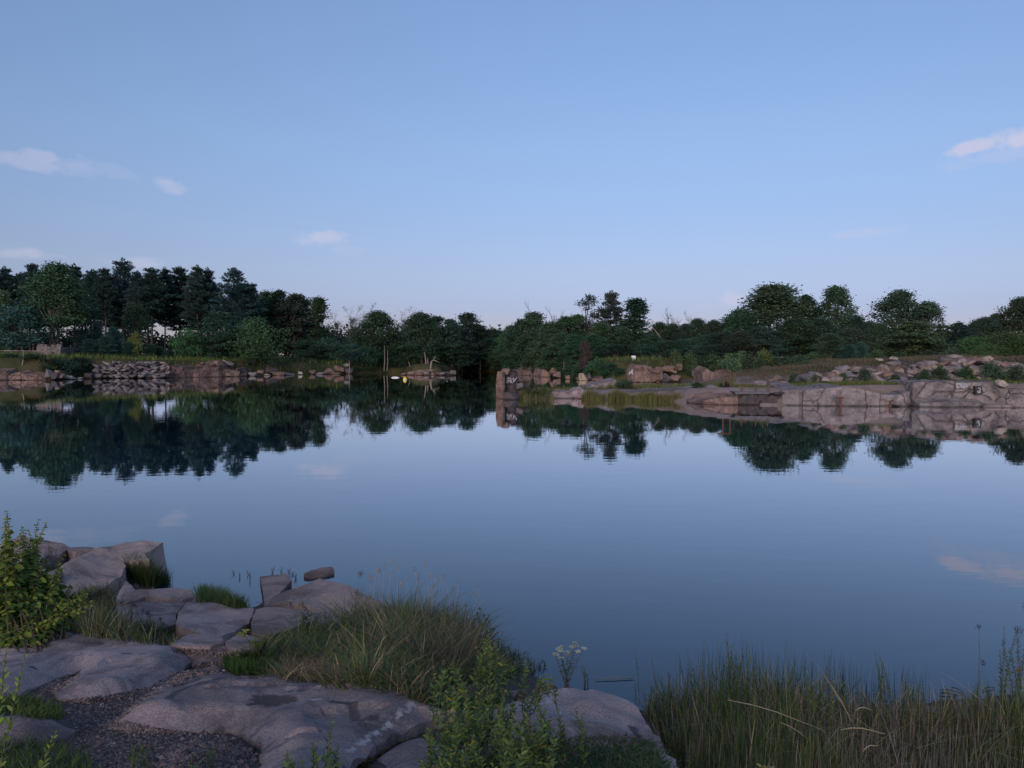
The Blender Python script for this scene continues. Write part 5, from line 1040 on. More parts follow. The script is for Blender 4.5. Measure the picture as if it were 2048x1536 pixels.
D = 64.3 + rng.uniform(-.9, .7, n) - .012 * (px - 1163) * 1.0; x = (px - 1024) / F * D
hh = (.45 + .35 * vf(px * .03, px * 0) + .25) * np.interp(px, [1163, 1180, 1360, 1400], [.5, 1, 1, .15]) * rng.uniform(.6, 1.2, n)
grassobj('shore_reeds', [blades(np.c_[x, D, np.full(n, -.05)], np.clip(hh, .15, 1.3), rng.uniform(.03, .05, n), rng.uniform(.0, .25, n), pal(n, [(.16, .17, .05), LGREEN, (.12, .10, .045), BROWN], [3, 3, 3, 2]), 2)], 'yellow green reeds standing in the water along the peninsula', 'reeds')
# tiny shoots in the shallow water are added with the foreground plants

# ------------------------------------------------------------------ foreground plants
rng = np.random.default_rng(99); random.seed(99)
def hits(q, jit=.0):
    return np.array([tuple(hit(a, b)) for a, b in q])
def leaves(base, d, ln, wd, droop, col, g=rng):
    """lance shaped leaves with a bent midrib"""
    n = len(base); d = d / (np.linalg.norm(d, axis=1, keepdims=True) + 1e-9); up_ = np.array([0, 0, 1.0])
    s = np.cross(d, up_ + g.normal(size=(n, 3)) * .45); s /= np.linalg.norm(s, axis=1, keepdims=True) + 1e-9
    ln = np.asarray(ln).reshape(-1, 1); wd = np.asarray(wd).reshape(-1, 1); droop = np.asarray(droop).reshape(-1, 1)
    P = [.12, 1, .8, .02]; V = np.zeros((n, 4, 2, 3), np.float32)
    for i, t in enumerate((0, .33, .68, 1)):
        c = base + d * ln * t - up_ * ln * droop * t * t; V[:, i, 0] = c - s * wd * P[i] * .5; V[:, i, 1] = c + s * wd * P[i] * .5
    b0 = np.arange(n)[:, None] * 8; Fq = [np.c_[b0 + 2 * i, b0 + 2 * i + 1, b0 + 2 * i + 3, b0 + 2 * i + 2] for i in range(3)]
    return V.reshape(-1, 3), np.concatenate(Fq), np.repeat(np.asarray(col)[:, None, :], 8, axis=1).reshape(-1, 3)
def joinp(parts):
    V = []; Fq = []; Cc = []; k = 0
    for v, f, c in parts: V.append(v); Fq.append(f + k); Cc.append(c); k += len(v)
    return np.concatenate(V), np.concatenate(Fq), np.concatenate(Cc)
def plant(name, base, stems, label, leaf=.045, lw=.011, gap=.018, cols=(GREEN,), wts=(1,), droop=.3, rise=.8, tipcol=None, group=None, cat='plant', bend=.25, whorl=2, stemr=.003, bare=.12, spread=0.0, seed=0, head=None, branch=0):
    """a leafy plant: stems is a list of (dx, dy, length, bendx); each stem bears leaves to its tip"""
    g = np.random.default_rng(seed + 1000); r = random.Random(seed)
    root = empty(name, base, label, cat, group); segs = []; parts = []; heads = []
    def go(p, dx, dy, L_, rad, br):
        pts = [Vector(p)]; n = 7; d = Vector((dx, dy, 1)).normalized(); q = Vector(p)
        cx, cy = r.uniform(-bend, bend), r.uniform(-bend, bend)
        for i in range(n): 
            q = q + (d + Vector((cx, cy, 0)) * (i / n)).normalized() * (L_ / n); pts.append(q.copy())
        segs.append((pts, rad)); k = max(3, int(L_ * (1 - bare) / gap)); B_ = []; D_ = []; S_ = []; az = r.uniform(0, 6)
        for j in range(k):
            t = bare + (1 - bare) * (j + .5) / k; f = t * n; i = min(n - 1, int(f)); c = pts[i].lerp(pts[i + 1], f - i); ax = (pts[i + 1] - pts[i]).normalized()
            for w_ in range(whorl):
                az += 2.4 if whorl == 1 else 3.14 / 1 + (1.2 if w_ == 0 else 0); B_.append(tuple(c)); o_ = Vector((math.cos(az), math.sin(az), 0)) ; D_.append(tuple(o_ + ax * rise)); S_.append((.65 + .5 * math.sin(math.pi * min(1, t))) * (1 if t < .85 else .7))
        n_ = len(B_); S_ = np.array(S_) * g.uniform(.75, 1.2, n_); c_ = pal(n_, cols, wts, g, .2)
        if tipcol is not None: tt = np.tile(np.repeat(np.linspace(0, 1, k), whorl)[:n_, None], (1, 3)) ** 2.5; c_ = c_ * (1 - tt * .8) + np.array(tipcol) * tt * .8
        parts.append(leaves(np.array(B_), np.array(D_), leaf * S_, lw * S_, droop * g.uniform(.5, 1.5, n_), c_, g))
        if head: heads.append(pts[-1])
        for b in range(br):
            i = r.randint(2, 5); a = r.uniform(0, 6.28); go(pts[i], dx + .7 * math.cos(a), dy + .7 * math.sin(a), L_ * r.uniform(.35, .55), rad * .6, 0)
    for (dx, dy, L_, *off) in stems: 
        o0 = (off[0], off[1], 0) if off else (r.uniform(-spread, spread), r.uniform(-spread, spread), 0)
        go(o0, dx, dy, L_, stemr, branch)
    bmobj('stems', lambda b: [tube(b, q, [rd * (1 - .7 * i / 7) for i in range(8)], 4) for q, rd in segs], M_TWIG, root)
    me = mesh_np('leaves', *[x for x in joinp(parts)][:2], 4, joinp(parts)[2]); o = link('leaves', me, M_LEAF, root)
    if head:
        kind, hc, hs, hn = head
        for t in heads:
            n_ = hn; u = unit(n_, g) * g.random((n_, 1)) ** .5 * hs * ([1, 1, .35] if kind == 'umbel' else [1, 1, 1.2]); A = unit(n_, g); S = g.uniform(.006, .013, n_)
            V_, F_, C_ = (cards(np.array(t) + u, A, frame_from(A, g), S, S * .8, np.array(hc) * g.uniform(.75, 1.2, (n_, 1))))
            o = link('flower_head', mesh_np('flower_head', V_, F_, 4, C_), M_LEAF, root)
    return root
def stemset(n, hmin, hmax, sp, r): return [(r.uniform(-sp, sp), r.uniform(-sp, sp), r.uniform(hmin, hmax)) for _ in range(n)]
R = random.Random(4)
def mpx(px_h, p): return px_h * (Vector(p) - CAM).length / F * 1.06       # photo pixels of height -> metres there

# the big grass mound
def patch(name, poly, n, hfun, cols, wts, label, w=.006, lean=(.1, .7), segs=4, cat='grass', extra=None, curl=.6):
    q = poly_sample(poly, n); P = hits(q); hh = hfun(q[:, 0], q[:, 1]) * rng.uniform(.55, 1.15, n)
    P[:, 2] -= .02
    parts = [blades(P, hh, w * rng.uniform(.6, 1.4, n), rng.uniform(lean[0], lean[1], n), pal(n, cols, wts), segs, curl)]
    if extra: parts += extra
    return grassobj(name, parts, label, cat)
MOUND = [(452, 1338), (500, 1350), (560, 1358), (640, 1366), (700, 1374), (772, 1374), (812, 1398), (850, 1408), (890, 1380), (950, 1366), (1000, 1366), (1065, 1352), (1068, 1330), (1010, 1300), (960, 1278), (915, 1258), (840, 1246), (770, 1240), (720, 1242), (650, 1262), (590, 1272), (530, 1292), (500, 1312)]
def hm(x, y): return np.interp(x, [450, 500, 560, 650, 740, 800, 900, 940, 1000, 1060], [.10, .14, .19, .22, .32, .42, .40, .30, .20, .14]) * np.interp(y, [1240, 1300, 1390], [1.0, .9, .42])
q = poly_sample(MOUND, 420); P = hits(q); P[:, 2] -= .02; hh = hm(q[:, 0], q[:, 1]) * (1 + .9 * vf(q[:, 0] * .018, q[:, 1] * .025)) * rng.uniform(.75, 1.3, len(q))
ex = tussocks(P, np.clip(hh, .08, .75), 26, .075, .0065, [GREEN, LGREEN, DGREEN, BLUEG, STRAW, BROWN], [5, 3, 3, 3, 2, 2], (.08, 1.0))
patch('tall_grass', MOUND, 4000, lambda x, y: hm(x, y) * .75, [GREEN, LGREEN, DGREEN, BLUEG, STRAW, BROWN], [5, 3, 3, 3, 2.2, 2.2], 'big mound of long green and straw coloured grass at the water edge', .006, (.1, 1.1), extra=[ex])
patch('dry_grass', [(840, 1250), (940, 1270), (960, 1330), (900, 1370), (840, 1360), (800, 1330), (760, 1290), (780, 1250)], 2600, lambda x, y: .34 + 0 * x, [BROWN, (.07, .05, .035), STRAW, GREYS], [4, 3, 2, 1], 'tangle of brown dry stalks in the middle of the grass mound', .004, (.3, 1.1))
patch('dry_grass', [(560, 1330), (680, 1345), (760, 1355), (700, 1368), (560, 1362)], 1200, lambda x, y: .13 + 0 * x, [STRAW, BROWN, (.2, .11, .06)], [3, 3, 2], 'reddish straw bent over the rear edge of the main slab', .005, (.6, 1.5))
patch('green_grass', [(448, 1340), (470, 1352), (530, 1352), (560, 1340), (540, 1322), (480, 1318), (452, 1325)], 2600, lambda x, y: .12 + 0 * x, [GREEN, (.04, .09, .02)], [2, 3], 'dense low bright green tuft at the left end of the grass mound', .005, (.05, .4))
patch('green_grass', [(500, 1290), (560, 1268), (640, 1255), (650, 1275), (580, 1300), (520, 1312)], 1800, lambda x, y: .09 + 0 * x, [LGREEN, GREEN], [3, 2], 'short light green grass along the foot of the block row', .005, (.1, .6))
patch('green_grass', [(392, 1206), (400, 1190), (450, 1198), (500, 1216), (470, 1218), (430, 1206)], 1500, lambda x, y: np.interp(x, [390, 450, 510], [.24, .22, .12]), [GREEN, BLUEG, LGREEN], [3, 2, 2], 'bluish green grass growing in the inlet behind the block row', .006, (.05, .5))
patch('green_grass', [(252, 1150), (290, 1150), (335, 1165), (345, 1170), (290, 1176), (262, 1168)], 1700, lambda x, y: np.interp(x, [250, 300, 345], [.42, .34, .2]), [GREEN, DGREEN, LGREEN, BROWN], [4, 3, 2, 1], 'weedy grass in the dark gap under the huge tilted block', .006, (.05, .6))
patch('green_grass', [(0, 1400), (60, 1398), (120, 1418), (135, 1440), (90, 1440), (0, 1428), (-120, 1430), (-120, 1400)], 2200, lambda x, y: .075 + 0 * x, [LGREEN, GREEN, (.07, .10, .02)], [3, 2, 2], 'low light green grass between the two left slabs', .005, (.1, .7))
patch('green_grass', [(-100, 1500), (60, 1490), (140, 1490), (180, 1530), (190, 1640), (-150, 1660)], 3200, lambda x, y: .09 + 0 * x, [GREEN, LGREEN, DGREEN], [4, 3, 2], 'soft green grass in the lower left corner', .005, (.1, .7))
patch('green_grass', [(262, 1500), (285, 1495), (300, 1530), (280, 1640), (250, 1640)], 260, lambda x, y: .07 + 0 * x, [GREEN, LGREEN], [1, 1], 'thin green tufts in the gravel at the bottom left', .005, (.1, .7))
patch('weeds', [(130, 1262), (180, 1276), (260, 1284), (340, 1292), (360, 1280), (345, 1262), (250, 1262), (215, 1240), (232, 1215), (228, 1200), (200, 1192), (160, 1200), (130, 1240)], 4200, lambda x, y: np.interp(x, [130, 200, 240, 300, 360], [.24, .30, .24, .18, .10]), [DGREEN, GREEN, LGREEN, BROWN, GREYS, BLUEG], [2, 4, 4, 3, 3, 2], 'mixed grey green weeds between the left slab and the block row', .005, (.1, .8), cat='weeds')
patch('green_grass', [(805, 1390), (870, 1402), (960, 1400), (1010, 1392), (1000, 1412), (920, 1420), (860, 1414)], 900, lambda x, y: .10 + 0 * x, [GREEN, DGREEN, BROWN], [3, 2, 1], 'sparse grass between the boulders right of the main slab', .005, (.1, .7))
patch('moss', [(700, 1536), (745, 1506), (790, 1482), (850, 1462), (905, 1448), (960, 1430), (960, 1480), (900, 1480), (850, 1472), (790, 1490), (755, 1515), (745, 1600), (690, 1600)], 5200, lambda x, y: .022 + 0 * x, [(.05, .055, .02), BROWN, GREEN, (.06, .035, .02)], [4, 2, 2, 2], 'brownish green moss in the cleft below the main slab ridge', .006, (.3, 1.4), 2)
patch('ground_cover', [(1000, 1500), (1090, 1476), (1180, 1474), (1290, 1480), (1325, 1510), (1340, 1560), (1350, 1660), (900, 1660), (960, 1540)], 11000, lambda x, y: np.interp(y, [1470, 1520, 1660], [.03, .07, .10]), [GREEN, DGREEN, BLUEG, BROWN, LGREEN], [5, 4, 3, 1.5, 1.5], 'low dense ground cover over the front of the domed slab', .010, (.3, 1.3), 3)
patch('reddish_moss', [(1090, 1480), (1170, 1470), (1290, 1472), (1330, 1500), (1300, 1492), (1180, 1482)], 2200, lambda x, y: .03 + 0 * x, [(.07, .035, .025), BROWN, DGREEN], [3, 2, 2], 'reddish brown moss fringe along the domed slab', .008, (.3, 1.4), 2)
# reed bed on the right
def rh(x, y): return np.interp(x, [1280, 1310, 1400, 1480, 1600, 1650, 1720, 1800, 1900, 2060], [.26, .38, .48, .56, .50, .42, .34, .30, .32, .40]) * (1 + .25 * vf(x * .012, y * .012))
REED = [(1285, 1425), (1310, 1412), (1400, 1408), (1500, 1410), (1620, 1412), (1720, 1428), (1800, 1440), (1900, 1436), (2060, 1425), (2250, 1430), (2300, 1680), (1395, 1680), (1350, 1560), (1310, 1480)]
q = poly_sample(REED, 12500); P = hits(q); kk = P[:, 1] > 4.6; q = q[kk]; P = P[kk]; P[:, 2] = np.maximum(P[:, 2], -.05) - .02; n = len(q)
hh = rh(q[:, 0], q[:, 1]) * rng.uniform(.3, 1.2, n) ** 1.0
c = pal(n, [GREEN, LGREEN, (.09, .12, .04), GREYS, STRAW, BROWN, BLUEG], [6, 5.5, 4, 1.8, 1.2, .6, 2.5], var=.4)
q2 = poly_sample(REED, 330); P2 = hits(q2); kk = P2[:, 1] > 4.6; q2 = q2[kk]; P2 = P2[kk]; P2[:, 2] = np.maximum(P2[:, 2], -.05) - .02
ex = tussocks(P2, rh(q2[:, 0], q2[:, 1]) * rng.uniform(.4, 1.15, len(q2)), 16, .07, .009, [GREEN, LGREEN, (.10, .14, .045), GREYS, STRAW, BROWN, DGREEN], [4, 3, 3, 2, 1.5, 1, 2], (.05, .5), 4, .5)
grassobj('reed_bed', [ex, blades(P, hh, rng.uniform(.003, .012, n), np.abs(rng.normal(0, .28, n)) * np.where(q[:, 1] > 1540, .4, 1), c, 4, .7)], 'bed of green and dry grey reeds along the right shore', 'reeds')
q = poly_sample([(1400, 1440), (1990, 1450), (2100, 1680), (1350, 1680), (1330, 1480)], 6500); P = hits(q); kk = P[:, 1] > 4.6; q = q[kk]; P = P[kk]; n = len(q); P[:, 2] -= .02
n3 = 260; q3_ = poly_sample([(1400, 1470), (2000, 1470), (2100, 1640), (1450, 1640)], n3); P3 = hits(q3_); P3[:, 2] += rng.uniform(.05, .35, n3)
grassobj('dead_reeds', [blades(P3, rng.uniform(.15, .45, n3), rng.uniform(.003, .006, n3), rng.uniform(1.2, 3.2, n3), pal(n3, [GREYS, STRAW, BROWN], [3, 2, 1]), 3, .1), blades(P, rng.uniform(.15, .48, n), rng.uniform(.003, .0075, n), np.abs(rng.normal(.05, .22, n)) * np.where(q[:, 1] > 1540, .5, 1), pal(n, [GREYS, STRAW, (.11, .095, .085)], [2.5, 1, 2.5]), 3, .2)], 'pale dead reed stalks standing and broken among the green reeds', 'reeds')
q = poly_sample([(1320, 1402), (1400, 1380), (1500, 1375), (1650, 1385), (1860, 1400), (1860, 1425), (1600, 1415), (1330, 1415)], 420); P = hits(q); n = len(q)
grassobj('rushes', [blades(P, rng.uniform(.25, .68, n) * np.interp(q[:, 0], [1320, 1500, 1600, 1860], [.8, 1.05, .9, .6]), rng.uniform(.003, .006, n), np.abs(rng.normal(.04, .09, n)), pal(n, [DGREEN, (.03, .045, .03), BLUEG, BROWN], [3, 3, 2, 1]), 3, .3)], 'dark thin rushes standing in the shallow water behind the reed bed', 'rushes')
# long fallen straws across the reeds
for i, (a, b_, lb) in enumerate([((1455, 1400, .62), (1650, 1462, .42), 'long pale fallen reed stem sloping down to the right across the reed bed'), ((1648, 1352, .62), (1718, 1470, .25), 'pale arching reed stem bent over in the middle of the reed bed'), ((1680, 1460, .5), (1770, 1468, .5), 'pale straw lying level among the reeds'), ((1560, 1445, .5), (1640, 1500, .3), 'short pale straw sloping through the reeds'), ((1710, 1422, .5), (1745, 1421, .5), 'short level straw near the rear of the reed bed'), ((1724, 1505, .5), (1756, 1492, .55), 'yellowish broken reed blade near the bottom edge')]):
    p, q_ = atz(*a), atz(*b_); md = p.lerp(q_, .5) + Vector((0, 0, .03))
    o = bmobj('fallen_reed', lambda b: tube(b, [p, p.lerp(md, .5) + Vector((0, 0, .01)), md, q_], [.004, .005, .005, .004], 5), flat('straw_%d' % i, (.33, .27, .17)), smooth=True); tagit(o, lb, 'reed')
# seed headed stalks above the mound
PS = [(770, 1125, 1215), (787, 1112, 1220), (797, 1126, 1215), (782, 1140, 1225), (755, 1135, 1225), (760, 1132, 1240), (827, 1130, 1215), (812, 1152, 1230), (851, 1118, 1215), (838, 1145, 1225), (862, 1142, 1225), (872, 1145, 1230), (890, 1145, 1225), (884, 1152, 1235), (919, 1152, 1240), (736, 1148, 1235), (743, 1152, 1232), (905, 1170, 1240), (955, 1162, 1262), (894, 1188, 1250), (868, 1166, 1240), (856, 1172, 1235), (845, 1160, 1230), (800, 1160, 1230), (949, 1182, 1262)]
for i, (px, yt, yb) in enumerate(PS):
    b0 = hit(px + R.uniform(-16, 16), 1262 if px < 930 else 1285); ts = aty(px, yt, b0.y); root = empty('seed_stalk', b0, 'thin pale grass stalk with a feathery seed head rising from the grass mound', 'grass stalk', 'seed stalks of the grass mound')
    tp = ts - b0; m1 = Vector((tp.x * .3, tp.y * .3, tp.z * .5)); m2 = Vector((tp.x * .7, tp.y * .7, tp.z * .85))
    bmobj('stem', lambda b: tube(b, [Vector((0, 0, 0)), m1, m2, tp], [.0022, .002, .0016, .001], 4), M_STRAW if 'M_STRAW' in globals() else globals().setdefault('M_STRAW', flat('pale_straw', (.36, .30, .22))), root)
    g = np.random.default_rng(i); n = 70; t = g.random(n) ** .8; ax = np.array(tp - m2); ax /= np.linalg.norm(ax); C_ = np.array(tp) - ax * (t * .085)[:, None] + g.normal(size=(n, 3)) * .0045 * (.5 + np.sin(t * 3.1))[:, None]; A = unit(n, g) * .5 + ax; A /= np.linalg.norm(A, axis=1, keepdims=True)
    V_, F_, c_ = cards(C_, A, frame_from(A, g), np.full(n, .014), np.full(n, .004), np.array([.40, .33, .26]) * g.uniform(.8, 1.2, (n, 1)))
    link('seed_head', mesh_np('seed_head', V_, F_, 4, c_), M_LEAF, root)

# leafy shrub in the bottom centre
def sprig(px, pb, yt, name, label, nst=1, **k):
    b0 = hit(px, pb); L_ = aty(px, yt, b0.y).z - b0.z; L_ = max(L_, .06)
    return plant(name, b0, [(R.uniform(-.12, .12), R.uniform(-.12, .12), L_ * (1 if i == 0 else R.uniform(.6, .95))) for i in range(nst)], label, **k)
b0 = hit(985, 1640)
tips = [(893, 1352), (912, 1382), (925, 1362), (955, 1350), (968, 1334), (985, 1352), (1005, 1392), (1018, 1396), (1040, 1420), (1052, 1395), (1078, 1428), (1088, 1420), (1098, 1430), (940, 1400), (970, 1380), (1000, 1420), (905, 1420), (885, 1430), (870, 1470), (850, 1462), (900, 1450), (930, 1430), (960, 1420), (1020, 1440), (1060, 1440), (1085, 1455), (860, 1500), (880, 1490), (915, 1470), (950, 1450), (985, 1450), (1010, 1470), (1040, 1470), (1070, 1480), (1100, 1490), (1130, 1500), (845, 1495), (868, 1525), (900, 1520), (940, 1490), (980, 1490), (1020, 1500), (1060, 1510), (1100, 1520), (1150, 1520), (890, 1540), (930, 1530), (960, 1520), (1000, 1530), (1040, 1540), (1080, 1540), (1120, 1545), (1160, 1550)]
st = []
for (tx, ty) in tips + [(a_ + R.uniform(-14, 14), b_ + R.uniform(8, 60)) for a_, b_ in tips for _ in (0, 1)] + [(a_ + R.uniform(-18, 18), b_ + R.uniform(2, 40)) for a_, b_ in tips[:30] for _ in range(2)]:
    ox = (tx - 985) * .97 + R.uniform(-30, 30); bb = hit(985 + ox, min(1660, max(1500, ty + R.uniform(70, 200)))); off = bb - b0; D = bb.y + R.uniform(-.2, .15); tp = aty(tx, ty + 30, D); dv = tp - bb; L_ = dv.length
    st.append((dv.x / max(dv.z, .05), dv.y / max(dv.z, .05), L_, off.x, off.y))
plant('leafy_shrub', b0, st, 'large leafy willow shrub with narrow leaves in the bottom centre', .034, .0105, .0135, [(.10, .20, .06), (.065, .14, .06), (.16, .26, .07), (.50, .42, .04)], [5, 4, 3, .22], .25, 1.0, (.20, .30, .06), cat='shrub', bend=.22, seed=3, stemr=.003)
for px, yt, pb, ns, lb in [(638, 1440, 1600, 3, 'upright leafy shoots at the bottom edge on the main slab'), (662, 1470, 1600, 3, 'leafy shoots just right of the tallest ones on the main slab'), (560, 1498, 1600, 2, 'thin leafy shoot at the bottom edge, left of the taller shoots'), (592, 1505, 1620, 3, 'short leafy shoots between the thin one and the tall ones'), (1130, 1424, 1560, 2, 'leafy shoot standing before the domed slab, left of two'), (1175, 1418, 1570, 2, 'leafy shoot standing before the domed slab, right of two'), (1045, 1380, 1500, 2, 'slim leafy shoot at the right side of the willow shrub'), (1390, 1470, 1620, 4, 'bright green leafy shoots in front of the reeds')]:
    sprig(px, pb, yt, 'leafy_shoot', lb, ns, leaf=.032, lw=.009, gap=.013, cols=[(.075, .165, .045), (.05, .10, .05), (.13, .22, .055)], wts=[4, 3, 2], droop=.2, rise=1.1, tipcol=(.13, .19, .04), spread=.05, seed=px, bend=.12)
for i, (px, yt, pb) in enumerate([(300, 1500, 1560), (425, 1478, 1530), (440, 1490, 1545), (380, 1505, 1560), (330, 1520, 1570)]):
    sprig(px, pb, yt, 'small_weed', 'small leafy weed growing in the gravel left of the main slab hollow', 3, leaf=.022, lw=.009, gap=.016, cols=[GREEN, DGREEN, BLUEG], wts=[3, 2, 2], spread=.05, seed=px, group='small weeds in the gravel')
# near shoots at the left edge
for px, pb, yt, dx, lb in [(-30, 1420, 1296, .25, 'yellow green shoot entering from the left edge above the grass'), (-20, 1400, 1310, .5, 'second yellow green shoot at the left edge, lower one'), (20, 1640, 1462, .45, 'bright leaning shoot in the lower left corner')]:
    b0 = atz(px, 1700, 1.9) if px == 20 else atz(px, 1640, 1.95); tp = aty({-30: 18, -20: 44, 20: 108}[px], yt, b0.y + .1); dv = tp - b0
    plant('yellow_shoot', b0, [(dv.x / dv.z, dv.y / dv.z, dv.length)], lb, leaf=.035, lw=.010, gap=.016, cols=[(.17, .28, .05), (.12, .22, .06)], wts=[2, 1], tipcol=(.36, .45, .07), rise=1.4, seed=abs(px), bend=.05, bare=.3)
# sapling at the far left
b0 = hit(-20, 1290); st = []
for (tx, ty, D) in [(42, 1026, 7.6), (10, 1045, 7.6), (28, 1060, 7.4), (-20, 1070, 7.5), (60, 1118, 7.3), (30, 1110, 7.2), (-10, 1120, 7.3), (75, 1150, 7.2), (45, 1160, 7.0), (10, 1150, 7), (98, 1180, 7.0), (70, 1190, 6.9), (130, 1200, 7.0), (160, 1205, 7.2), (30, 1195, 6.8), (-10, 1190, 6.8), (60, 1225, 6.7), (100, 1235, 6.8), (20, 1230, 6.6), (110, 1255, 6.8), (140, 1240, 7.0), (-20, 1240, 6.6), (50, 1255, 6.5), (90, 1262, 6.5), (10, 1262, 6.4), (125, 1170, 7.4), (-50, 1100, 7.4), (-60, 1180, 7), (70, 1090, 7.6), (-5, 1085, 7.5), (20, 1135, 7.2), (55, 1135, 7.3), (-30, 1150, 7.2), (80, 1215, 7.0), (35, 1215, 6.8), (120, 1215, 7.1)]:
    for rep in range(6):
        tp = aty(tx + (random.uniform(-26, 30) if rep else 0), ty + (random.uniform(5, 60) if rep else 0), D); ox_ = random.uniform(-.25, .55); dv = tp - b0 - Vector((ox_, 0, 0)); st.append((dv.x / max(dv.z, .15), dv.y / max(dv.z, .15), dv.length, ox_, random.uniform(-.2, .2)))
plant('leafy_sapling', b0, st, 'leafy sapling with yellow green branch tips at the left edge', .066, .046, .030, [(.06, .115, .03), (.10, .17, .035), (.24, .30, .045)], [3, 3.5, 3.5], .5, .35, (.34, .38, .05), cat='sapling', bend=.35, seed=9, bare=.3, stemr=.008, whorl=2)
for i, (px, pb, yt) in enumerate([(100, 1110, 1085), (105, 1118, 1092), (205, 1300, 1150), (180, 1290, 1180), (225, 1290, 1175), (160, 1290, 1190), (250, 1280, 1190)]):
    sprig(px, pb if pb < 1200 else 1265, yt, 'weed', ['small leafy weed growing on the block behind the sapling', 'second small weed on the block behind the sapling', 'tall reddish seeded weed in front of the huge tilted block', 'bushy weed left of the tall reddish one', 'bushy weed right of the tall reddish one', 'low weed beside the sapling branches', 'green weed at the left end of the block row'][i], 4 if i > 1 else 2, leaf=.03, lw=.007, gap=.018, cols=[DGREEN, GREEN, (.12, .08, .06) if i in (2, 3) else LGREEN], wts=[3, 3, 3], spread=.06, seed=i + 50, rise=1.2)
for i, (px, pb, yt) in enumerate([(245, 1262, 1205), (262, 1262, 1210), (290, 1270, 1222), (305, 1275, 1225), (280, 1268, 1208), (325, 1280, 1240), (215, 1262, 1215)]):
    sprig(px, pb, yt, 'dark_flowered_weed', 'weed with dark brown seed clusters in front of the block row', 2, leaf=.018, lw=.004, gap=.02, cols=[GREEN, DGREEN], wts=[1, 1], spread=.04, seed=i + 80, head=('ball', (.07, .04, .03), .025, 40), group='brown seeded weeds')
sprig(703, 1250, 1145, 'brown_seeded_weed', 'tall thin weed with rusty brown seed clusters by the jagged block', 2, leaf=.015, lw=.003, gap=.05, cols=[BROWN], wts=[1], spread=.08, seed=61, head=('ball', (.12, .06, .035), .04, 90))
sprig(590, 1212, 1196, 'white_flowered_weed', 'low weed with white flower heads in the hollow of the tilted block', 7, leaf=.02, lw=.006, gap=.012, cols=[GREEN, DGREEN], wts=[1, 1], spread=.14, seed=62, head=('umbel', (.45, .45, .38), .03, 40))
sprig(608, 1262, 1212, 'broadleaf_weed', 'bluish broad leaved weed at the rear of the grass mound', 3, leaf=.06, lw=.025, gap=.03, cols=[BLUEG, (.05, .10, .05)], wts=[1, 1], spread=.04, seed=63)
sprig(965, 1306, 1222, 'leafy_weed', 'tall leafy weed with ragged flower tops at the right end of the grass mound', 5, leaf=.03, lw=.009, gap=.017, cols=[(.05, .10, .03), GREEN, (.09, .14, .03)], wts=[3, 3, 1], spread=.09, seed=64, head=('ball', (.09, .10, .03), .018, 26), branch=2)
for i, (px, pb, yt) in enumerate([(1000, 1350, 1300), (1030, 1360, 1310), (980, 1360, 1305), (1050, 1365, 1322), (1010, 1370, 1322), (870, 1250, 1200), (790, 1245, 1180), (850, 1240, 1185), (900, 1260, 1195), (925, 1270, 1205)]):
    sprig(px, pb, yt, 'leafy_weed', 'slender leafy weed standing in the grass mound', 3, leaf=.026, lw=.006, gap=.016, cols=[GREEN, LGREEN, DGREEN], wts=[3, 1, 2], spread=.06, seed=i + 120, rise=1.4, group='slender weeds in the mound')
b0 = hit(1133, 1372); sp_ = [(R.uniform(-.42, .42), R.uniform(-.2, .2), mpx(R.uniform(52, 78), b0)) for _ in range(13)]
plant('white_flower', b0, sp_, 'white flowering plant standing alone on the crest of the domed slab', .022, .005, .022, [GREEN, DGREEN], [1, 1], head=('umbel', (.55, .58, .48), .026, 70), seed=70, spread=.015, bend=.1, cat='flower')
sprig(1172, 1376, 1325, 'grass_tuft', 'small grass tuft right of the white flowering plant', 6, leaf=.05, lw=.004, gap=.03, cols=[GREEN, LGREEN], wts=[1, 1], spread=.02, seed=71, rise=2.5)
b0 = hit(487, 1272)
plant('rosette', b0, [(0, 0, .05)], 'pale yellow green leaf rosette on the small flat slab', .075, .022, .006, [(.30, .33, .08)], [1], .5, .5, seed=72, bare=0, whorl=2)
b0 = atz(1532, 1545, .5); plant('yellow_rosette', b0, [(0, 0, .04)], 'pale yellow rosette leaves showing at the bottom edge before the reeds', .085, .026, .007, [(.42, .38, .14)], [1], .2, .9, seed=73, bare=0, whorl=2)
